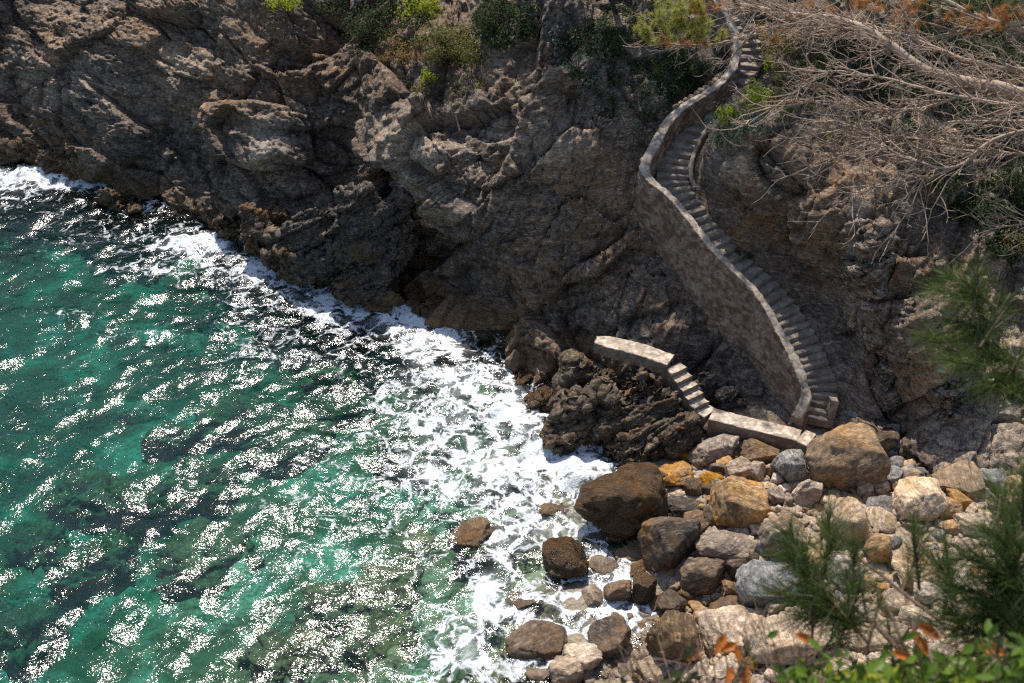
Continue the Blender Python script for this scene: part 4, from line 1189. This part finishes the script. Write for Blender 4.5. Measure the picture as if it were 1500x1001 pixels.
# low scrub clinging to the slope: uncountable
def scrub(name, label, regions, kind, n, leaf=.05):
    C = []; N = []
    tot = 0; tr = 0
    while tot < n and tr < n * 6:
        tr += 1
        cx, cy, rx, ry = random.choice(regions)
        a = random.uniform(0, 6.3); r = math.sqrt(random.random())
        px, py = cx + rx * r * math.cos(a), cy + ry * r * math.sin(a)
        if float(perlin(np.array([[px / 22, py / 22, 3.3]]))[0]) < -.12: continue
        h = hit(px, py)
        if h is None: continue
        t, loc, nor = h
        if nor[2] < .12: continue
        k = random.randint(14, 40); s = random.uniform(.07, .24)
        q = RNG.normal(size=(k, 3)) * s * np.array([1, 1, .6])
        C.append(loc + nor * s * .5 + q); N.append(q / s + np.array([0, -.2, .8]) + RNG.normal(size=(k, 3)) * .6); tot += 1
    me = leaves_mesh(name, np.vstack(C), np.vstack(N), leaf)
    tag(add(name, me, LEAF[kind]), label, 'scrub', kind='stuff')
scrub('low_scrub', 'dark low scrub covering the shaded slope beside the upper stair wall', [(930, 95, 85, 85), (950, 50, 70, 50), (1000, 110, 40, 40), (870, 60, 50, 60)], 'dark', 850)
scrub('low_scrub', 'grey-green herbs speckling the slopes beside the upper stair wall', [(930, 130, 80, 80), (1080, 190, 45, 30), (850, 70, 50, 60)], 'greygreen', 220)
scrub('low_scrub', 'straw-coloured scrub on the cliff brow and beside the steps', [(1150, 120, 60, 60), (650, 100, 70, 50), (1240, 140, 70, 70), (600, 60, 70, 40)], 'olive', 330)
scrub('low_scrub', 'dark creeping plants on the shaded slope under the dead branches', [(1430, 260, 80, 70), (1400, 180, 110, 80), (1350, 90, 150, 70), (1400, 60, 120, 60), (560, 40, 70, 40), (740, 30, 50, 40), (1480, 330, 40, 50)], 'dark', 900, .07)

# ------------------------------------------------------------------ the half-dead pine leaning in from the right
PINE = empty('pine_tree', tuple(Pd(1760, 330, 25)), 'leaning pine with a tangle of bare grey branches above the steps', 'tree')
PINE_LOC = Vector(PINE.location)
def limb_pts(lst):
    return np.array([Pd(a, b, d) for a, b, d in lst]) - np.array(PINE_LOC)
LIMBS = [
 ([(1700, 175, 25), (1580, 152, 24.6), (1440, 126, 24), (1355, 100, 24), (1300, 62, 24.2), (1240, 30, 24.6), (1170, 22, 25), (1080, 6, 25.4)], .17, .03),
 ([(1700, 130, 25.6), (1560, 112, 25.4), (1410, 86, 25.2), (1320, 52, 25), (1230, 40, 25), (1140, 28, 25)], .075, .012),
 ([(1560, 20, 26), (1420, 45, 26), (1320, 62, 26), (1225, 47, 26), (1165, 43, 26), (1115, 40, 26), (1090, 56, 26), (1040, 65, 26), (990, 66, 26), (950, 55, 26)], .06, .012),
 ([(1700, 200, 24), (1560, 190, 23.6), (1490, 190, 23.4), (1440, 214, 23.2), (1398, 244, 23), (1335, 232, 23), (1285, 205, 23), (1215, 172, 23.2)], .06, .008),
 ([(1700, 170, 23), (1560, 158, 23), (1480, 154, 23), (1380, 136, 23), (1300, 116, 23.2), (1215, 108, 23.5), (1130, 160, 23.8), (1070, 190, 24)], .05, .008),
 ([(1398, 244, 23), (1352, 262, 22.9), (1300, 272, 22.9), (1240, 288, 23)], .022, .006),
 ([(1352, 262, 22.9), (1338, 300, 22.8), (1318, 330, 22.8), (1312, 345, 22.8)], .016, .005),
 ([(1600, 335, 24), (1500, 328, 23.8), (1455, 334, 23.7), (1430, 345, 23.6)], .022, .006),
 ([(1700, 100, 26.5), (1560, 60, 26.3), (1450, 30, 26), (1380, 0, 26), (1300, -40, 26)], .10, .03),
 ([(1440, 126, 24), (1380, 150, 23.8), (1300, 160, 23.7), (1200, 150, 23.8), (1120, 160, 24)], .035, .007),
 ([(1560, 190, 23.6), (1470, 178, 23.7), (1370, 185, 23.8), (1270, 215, 24), (1150, 260, 24.4), (1105, 295, 24.6)], .032, .006),
 ([(1560, 240, 24.5), (1480, 225, 24.4), (1400, 212, 24.3), (1310, 200, 24.3), (1230, 190, 24.5)], .03, .006),
]
trunk = Tubes(); trunk.add(np.array([[0, 0, -3.5], [-.2, 0, -1], limb_pts([(1730, 200, 25)])[0], limb_pts([(1720, 60, 26.4)])[0], limb_pts([(1640, -120, 26.6)])[0]]), [.32, .27, .22, .18, .12], 10)
add('trunk', trunk.mesh('trunk'), BARK_BROWN, PINE)
tw = Tubes()
RT = np.random.default_rng(8)
def twig(p, d, L, r, lvl):
    n = 5
    d = d / np.linalg.norm(d)
    bend = RT.normal(size=3) * .5 + np.array([-.25, 0, .22])
    pts = [p]
    for k in range(1, n):
        d = d + bend * .22 + RT.normal(size=3) * .12
        d = d / np.linalg.norm(d)
        pts.append(pts[-1] + d * L / (n - 1))
    pts = np.array(pts)
    tw.add(pts, np.linspace(r, r * .35, n), 3)
    if lvl > 0:
        for k in range(RT.integers(2, 5)):
            i = RT.integers(1, n)
            dd = d * .6 + RT.normal(size=3) * np.array([.6, .5, .55]) + np.array([-.35, 0, -.05])
            twig(pts[i], dd, L * RT.uniform(.3, .6), r * .6, lvl - 1)
for k, (lst, r0, r1) in enumerate(LIMBS):
    P = crs(limb_pts(lst), 40)
    P = P + np.stack([perlin(P * 1.7 + 9 * k + j * 20) for j in range(3)], 1) * .07
    tb = Tubes(); tb.add(P, np.linspace(r0, r1, 40), 7)
    add('limb', tb.mesh('limb'), BARK_GREY, PINE)
    L = np.linalg.norm(np.diff(P, axis=0), axis=1).sum()
    cnt = int(L * (16, 15, 6, 13, 9, 6, 4, 6, 9, 13, 5, 14)[k])
    lpx, lpy = project(P + np.array(PINE_LOC))
    for _ in range(cnt):
        i = int(RT.uniform(4, 39))
        if lpx[i] < 1190 and k in (4, 9, 10) and RT.random() < .75: continue
        T = P[min(39, i + 1)] - P[i - 1]; T = T / np.linalg.norm(T)
        d = T * .8 + RT.normal(size=3) * np.array([.45, .6, .4]) + np.array([-.2, 0, -.22])
        twig(P[i], d, RT.uniform(.35, 1.25), RT.uniform(.013, .024), 2 if RT.random() < .6 else 1)
tag(add('dead_twigs', tw.mesh('dead_twigs'), BARK_GREY, PINE), kind='stuff')
def tuft_arrays(P, D, n, spread=.9, seg=.12):
    t = RNG.random(n)[:, None]
    base = P - D * seg * (1 - t)
    dirs = D + RNG.normal(size=(n, 3)) * spread * .55
    return base, dirs
def far_tufts(name, spots, kind, per, length=.13, width=.0035):
    for (cx, cy, rx, ry, d, num) in spots:
        Bs, Ds = [], []
        for _ in range(num):
            a = random.uniform(0, 6.3); r = math.sqrt(random.random())
            p = Pd(cx + rx * r * math.cos(a), cy + ry * r * math.sin(a), d + random.uniform(-.5, .5)) - np.array(PINE_LOC)
            D = np.array([random.gauss(-.2, .6), random.gauss(-.2, .5), random.gauss(.55, .45)]); D /= np.linalg.norm(D)
            b_, d_ = tuft_arrays(p, D, per)
            Bs.append(b_); Ds.append(d_)
        add(name, needles_mesh(name, np.vstack(Bs), np.vstack(Ds), length, width), NEEDLE[kind], PINE)
far_tufts('green_needles', [(968, 38, 32, 24, 26, 34), (1012, 25, 30, 22, 26, 30), (1040, 50, 22, 14, 26, 14), (990, 8, 40, 14, 26, 20), (940, 40, 10, 10, 26, 8)], 'yellow', 120, .19, .0026)
far_tufts('rusty_needles', [(1040, 10, 30, 12, 26, 14), (1000, 60, 40, 8, 26, 10), (1240, 8, 60, 14, 25.8, 18), (1340, 22, 55, 22, 25.8, 30), (1430, 30, 40, 20, 25.8, 20), (1480, 22, 30, 18, 25.8, 16), (1130, 50, 30, 12, 25.6, 6)], 'rust', 90, .17, .0026)
far_tufts('dark_needles', [(1290, -5, 60, 14, 26.4, 22), (1400, 5, 70, 14, 26.4, 26), (1490, 8, 40, 26, 26.4, 22), (1470, 60, 40, 14, 26.6, 8)], 'green', 90, .18, .0028)

# ------------------------------------------------------------------ pines on the cliff top, whose crowns shade the upper steps
def pine(x, y, hgt, seed, label):
    r = np.random.default_rng(seed)
    z = 11.0
    for zz in np.arange(24, 8, -.5):
        best = None
        for o in (CLIFF_L, CLIFF_R):
            ok, loc, nor, _ = o.ray_cast(Vector((x, y, 40)), Vector((0, 0, -1)))
            if ok and (best is None or loc.z > best): best = loc.z
        if best: z = best
        break
    root = empty('pine_tree', (x, y, z - .2), label, 'tree', None)
    lean = np.array([r.normal() * .5, -2.4])
    tr = np.array([[0, 0, -.5], [lean[0] * .2, lean[1] * .2, hgt * .35], [lean[0] * .6, lean[1] * .6, hgt * .7], [lean[0], lean[1], hgt * .95]])
    tb = Tubes(); tb.add(crs(tr, 14), np.linspace(.2, .06, 14), 9)
    add('trunk', tb.mesh('trunk'), BARK_BROWN, root)
    lb = Tubes(); Bs, Ds = [], []
    for k in range(20):
        f = r.uniform(.5, .97); p = np.array([lean[0] * f, lean[1] * f, hgt * f])
        a = r.uniform(0, 6.3); L = hgt * .42 * (1.25 - f) + .7
        e = p + np.array([math.cos(a) * L, math.sin(a) * L, L * .35])
        m_ = (p + e) / 2 + [0, 0, -.1]
        lb.add(crs([p, m_, e], 8), np.linspace(.05, .015, 8), 5)
        for _ in range(13):
            q = p + (e - p) * r.uniform(.4, 1.08) + r.normal(size=3) * np.array([.4, .4, .22])
            D = r.normal(size=3) * .6 + np.array([math.cos(a) * .5, math.sin(a) * .5, .8]); D /= np.linalg.norm(D)
            b_, d_ = tuft_arrays(q, D, 46, 1.3, .3); Bs.append(b_); Ds.append(d_)
    add('limbs', lb.mesh('limbs'), BARK_BROWN, root)
    add('crown', needles_mesh('crown', np.vstack(Bs), np.vstack(Ds), .24, .020), NEEDLE['green'], root)
for i, (x, y, hg, lab) in enumerate([(4.4, 52.2, 9.5, 'green pine on the cliff top above the upper bend of the stair wall'), (7.2, 52.8, 15.0, 'tallest green pine on the cliff top straight above the staircase'),
        (10.0, 53.4, 12.5, 'second tallest green pine on the cliff top behind the staircase'), (14.2, 52.6, 10.0, 'green pine on the cliff top above the dead branch tangle'), (1.6, 52.4, 8.0, 'short green pine on the cliff top above the dark scrub slope'),
        (8.0, 55.5, 18.0, 'towering pine on the cliff top behind the other pines'), (12.0, 53.0, 8.5, 'green pine on the cliff top above the bushes beside the steps')]):
    pine(x, y, hg, 60 + i, lab)

# ------------------------------------------------------------------ the viewer's own ledge, below the frame
lx = np.linspace(-6, 7, 90); ly = np.linspace(-5, 2.3, 60)
X, Y = np.meshgrid(lx, ly, indexing='ij')
Zl = 28.2 - .25 * (Y + 2) - .9 * sstep(.6, 2.3, Y) * (Y - .4)
Vl = np.stack([X.ravel(), Y.ravel(), Zl.ravel()], 1)
Vl[:, 2] += .12 * fbm(Vl * .9, 4)
nb_ = Vl.reshape(90, 60, 3)
low = nb_[:, -1:, :].repeat(20, 1).copy()
for k in range(20):
    low[:, k, 2] -= (k + 1) * 1.5; low[:, k, 1] -= (k + 1) * .1
Gl = np.concatenate([nb_, low], 1)
tag(add('cliff_ledge', mesh_np('cliff_ledge', Gl.reshape(-1, 3), grid_faces(90, 80)), MAT_CLIFF), kind='structure')

# ------------------------------------------------------------------ pine branches hanging into the foreground
def near_branch(name, label, twigs, tufts, D0, kind='green', cone=None, nl=.10, per=190, sparse=()):
    root_p = Pd(*twigs[0][0], D0)
    root = empty(name, tuple(root_p), label, 'branch')
    tb = Tubes()
    for t in twigs:
        P = np.array([Pd(a, b, D0 + .02 * k) for k, (a, b) in enumerate(t)]) - root_p
        P = crs(P, 18) if len(P) > 2 else np.linspace(P[0], P[1], 6)
        tb.add(P, np.linspace(.0085 if t is twigs[0] else .005, .0022, len(P)), 6)
    add('twig', tb.mesh('twig'), BARK_BROWN, root)
    for (px, py, ang, k) in tufts:
        p = Pd(px, py, D0 + random.uniform(-.15, .15)) - root_p
        a = math.radians(ang)
        right = np.array([1, 0, 0]); upv = np.array([0, math.sin(PITCH), math.cos(PITCH)]); fw = np.array([0, math.cos(PITCH), -math.sin(PITCH)])
        D = right * math.cos(a) + upv * math.sin(a) + fw * random.uniform(-.5, .5); D /= np.linalg.norm(D)
        stem = Tubes(); stem.add(np.array([p - D * .14, p - D * .05, p]), [.004, .003, .002], 5)
        b_, d_ = tuft_arrays(p, D, int(per * k), 1.15, .13)
        o = add('needle_tuft', needles_mesh('needle_tuft', b_, d_, nl, .0009), NEEDLE[kind], root)
        add('tuft_stem', stem.mesh('tuft_stem'), BARK_BROWN, o)
    if cone:
        px, py, r_ = cone
        c = Pd(px, py, D0 - .05) - root_p; R = r_ * D0 / FPX
        V, F = get_ico(4); V = V.copy().astype(float)
        th = np.arctan2(V[:, 1], V[:, 0]); s_ = np.sin(th * 8 + V[:, 2] * 9) * np.cos(V[:, 2] * 16)
        V *= (1 + .1 * s_)[:, None]; V *= np.array([R * .78, R * .78, R * 1.25]); V[:, :2] *= (1 - .3 * (V[:, 2] / R / 1.25) * .8)[:, None]
        add('cone', mesh_np('cone', V @ rotm(.3, .4, 0).T + c, F), BARK_BROWN, root)
    return root
near_branch('pine_branch', 'blurred dark green pine branch hanging in front of the boulder beach', 
    [[(1420, 1010), (1330, 962), (1270, 905), (1215, 868), (1160, 800)], [(1270, 905), (1262, 860), (1255, 800)], [(1215, 868), (1180, 850), (1140, 868)], [(1330, 962), (1300, 890), (1275, 850)], [(1420, 940), (1350, 890), (1300, 850), (1240, 800), (1218, 745)]],
    [(1158, 785, 110, 1.2), (1178, 822, 100, 1.2), (1150, 812, 150, .9), (1195, 850, 80, 1), (1215, 748, 85, .7), (1222, 778, 80, .8), (1255, 800, 80, .9), (1205, 865, 130, 1), (1140, 868, 170, .9), (1190, 888, 160, .7), (1260, 858, 70, .6), (1290, 870, 70, .35), (1240, 900, 60, .3), (1300, 905, 100, .3), (1170, 905, 190, .6), (1225, 930, 120, .3)], 2.75)
near_branch('pine_branch', 'small bright pine twig tip over the pale boulders', [[(1440, 900), (1390, 850), (1345, 800)], [(1390, 850), (1385, 815)]],
    [(1338, 782, 100, .7), (1352, 792, 60, .5), (1385, 800, 95, .6), (1375, 825, 120, .7), (1395, 838, 80, .5)], 2.9, 'green', per=190)
near_branch('pine_branch', 'dense dark pine branch blurred against the pale upper beach', [[(1560, 980), (1500, 900), (1460, 820), (1465, 730)], [(1500, 900), (1430, 900), (1390, 880)], [(1500, 900), (1490, 820)]],
    [(1462, 722, 110, 1), (1488, 745, 80, 1), (1440, 772, 130, .9), (1470, 790, 100, 1.1), (1495, 800, 80, 1.1), (1425, 815, 150, 1), (1455, 840, 130, 1.1), (1490, 860, 90, 1.2), (1410, 862, 160, .9), (1440, 890, 150, 1.1), (1475, 905, 120, 1.2), (1395, 900, 170, .8), (1500, 930, 100, 1.2), (1420, 925, 170, .9), (1455, 945, 140, 1), (1500, 690, 100, .6), (1380, 922, 180, .5)], 2.55)
near_branch('pine_branch', 'pine branch with a dark cone hanging in front of the shaded cliff', [[(1580, 640), (1520, 575), (1478, 530), (1445, 480), (1428, 425), (1430, 390)], [(1478, 530), (1420, 520), (1380, 505)], [(1445, 480), (1465, 455), (1480, 430)], [(1520, 575), (1450, 560), (1410, 540)], [(1580, 600), (1500, 555), (1473, 548)]],
    [(1393, 405, 140, .9), (1412, 412, 120, .9), (1432, 398, 85, .6), (1375, 425, 165, .9), (1440, 440, 70, .5), (1400, 470, 160, .9), (1420, 490, 150, 1), (1375, 500, 160, .9), (1360, 490, 150, .7), (1435, 520, 170, .9), (1395, 530, 175, .8), (1455, 560, 180, .8), (1485, 575, 150, .9), (1465, 450, 70, .35), (1482, 440, 60, .3), (1495, 520, 60, .8), (1440, 568, 190, .6)], 3.3, cone=(1473, 547, 11))

# leafy shrub on the ledge at the bottom
def near_bush(px0, px1, py0, py1, d, n, kind, label, leaf=.016, group=None):
    root_p = Pd((px0 + px1) / 2, 1110, d - .05)
    root = empty('leafy_shrub', tuple(root_p), label, 'shrub', group)
    tb = Tubes(); C = []; N = []
    for _ in range(max(6, n // 14)):
        px = random.uniform(px0, px1); top = random.uniform(py0, py1)
        b0 = Pd(px + random.uniform(-30, 30), 1100, d + random.uniform(-.1, .2)) - root_p
        e = Pd(px, top, d + random.uniform(-.18, .25)) - root_p
        mid = (b0 + e) / 2 + RNG.normal(size=3) * .03
        P = crs([b0, mid, e], 9); tb.add(P, np.linspace(.004, .0015, 9), 5)
        for k in range(14):
            f = random.uniform(.35, 1.0); q = P[min(8, int(f * 8))] + RNG.normal(size=3) * .022
            C.append(q); N.append(np.array([random.gauss(0, .5), random.gauss(-.4, .5), random.gauss(.8, .4)]))
    add('stems', tb.mesh('stems'), STEM_DRY, root)
    add('leaves', leaves_mesh('leaves', np.array(C), np.array(N), leaf, .45, .12), LEAF[kind], root)
near_bush(1150, 1300, 960, 1000, 2.35, 460, 'fresh', 'fresh green leafy shrub on the near ledge below the long pale boulder')
near_bush(1290, 1420, 950, 1000, 2.3, 460, 'fresh', 'fresh green leafy shrub on the near ledge below the orange dry leaves', .017)
near_bush(1400, 1520, 930, 985, 2.25, 600, 'fresh', 'tallest fresh green leafy shrub under the dense pine branch', .016)
near_bush(1240, 1480, 985, 1020, 2.2, 320, 'bright', 'yellow-green leafy shrub low on the near ledge', .014)
near_bush(930, 1010, 975, 1010, 2.6, 60, 'dark', 'sparse dark green sprig beside dry stems on the near ledge', .016)
# dry weeds with orange leaves
def weed(px, py, d, n, label, leaves=()):
    root_p = Pd(px, 1080, d)
    root = empty('dry_weed', tuple(root_p), label, 'weed')
    tb = Tubes()
    for _ in range(n):
        x0 = px + random.uniform(-25, 25); x1 = px + random.uniform(-70, 70); y1 = py + random.uniform(-15, 70)
        P = crs([Pd(x0, 1080, d) - root_p, Pd((x0 + x1) / 2 + random.uniform(-12, 12), (1080 + y1) / 2, d) - root_p, Pd(x1, y1, d + random.uniform(-.1, .1)) - root_p], 9)
        tb.add(P, np.linspace(.0022, .0009, 9), 4)
        for _k in range(3):
            i = random.randint(3, 7); e = P[i] + np.array([random.gauss(0, .045), random.gauss(0, .03), abs(random.gauss(.04, .03))])
            tb.add(np.array([P[i], (P[i] + e) / 2 + RNG.normal(size=3) * .006, e]), [.0012, .001, .0006], 3)
    add('stems', tb.mesh('stems'), STEM_DRY, root)
    for (a, b) in leaves:
        C = np.array([Pd(a, b, d) - root_p]); me = leaves_mesh('dry_leaf', C, np.array([[.1, -.5, .8]]), .024, .42, .3)
        add('dry_leaf', me, LEAF['orange'], root)
weed(1060, 895, 2.5, 16, 'dry brown stems with orange leaves before the tan boulder with the hollow', [(1055, 943), (1068, 948), (1080, 958), (1068, 990), (1092, 993)])
weed(975, 925, 2.6, 14, 'thin dry grass stems before the brown conical boulder', [(1017, 960)])
weed(1360, 915, 2.3, 5, 'dry stem with two big orange leaves above the leafy shrubs', [(1340, 932), (1360, 925), (1350, 945), (1322, 960), (1452, 952)])
weed(1160, 900, 2.5, 12, 'thin dry stems before the long pale boulder', [(1178, 935)])
weed(548, 972, 2.6, 2, 'single bent straw twig over the glittering water', [])
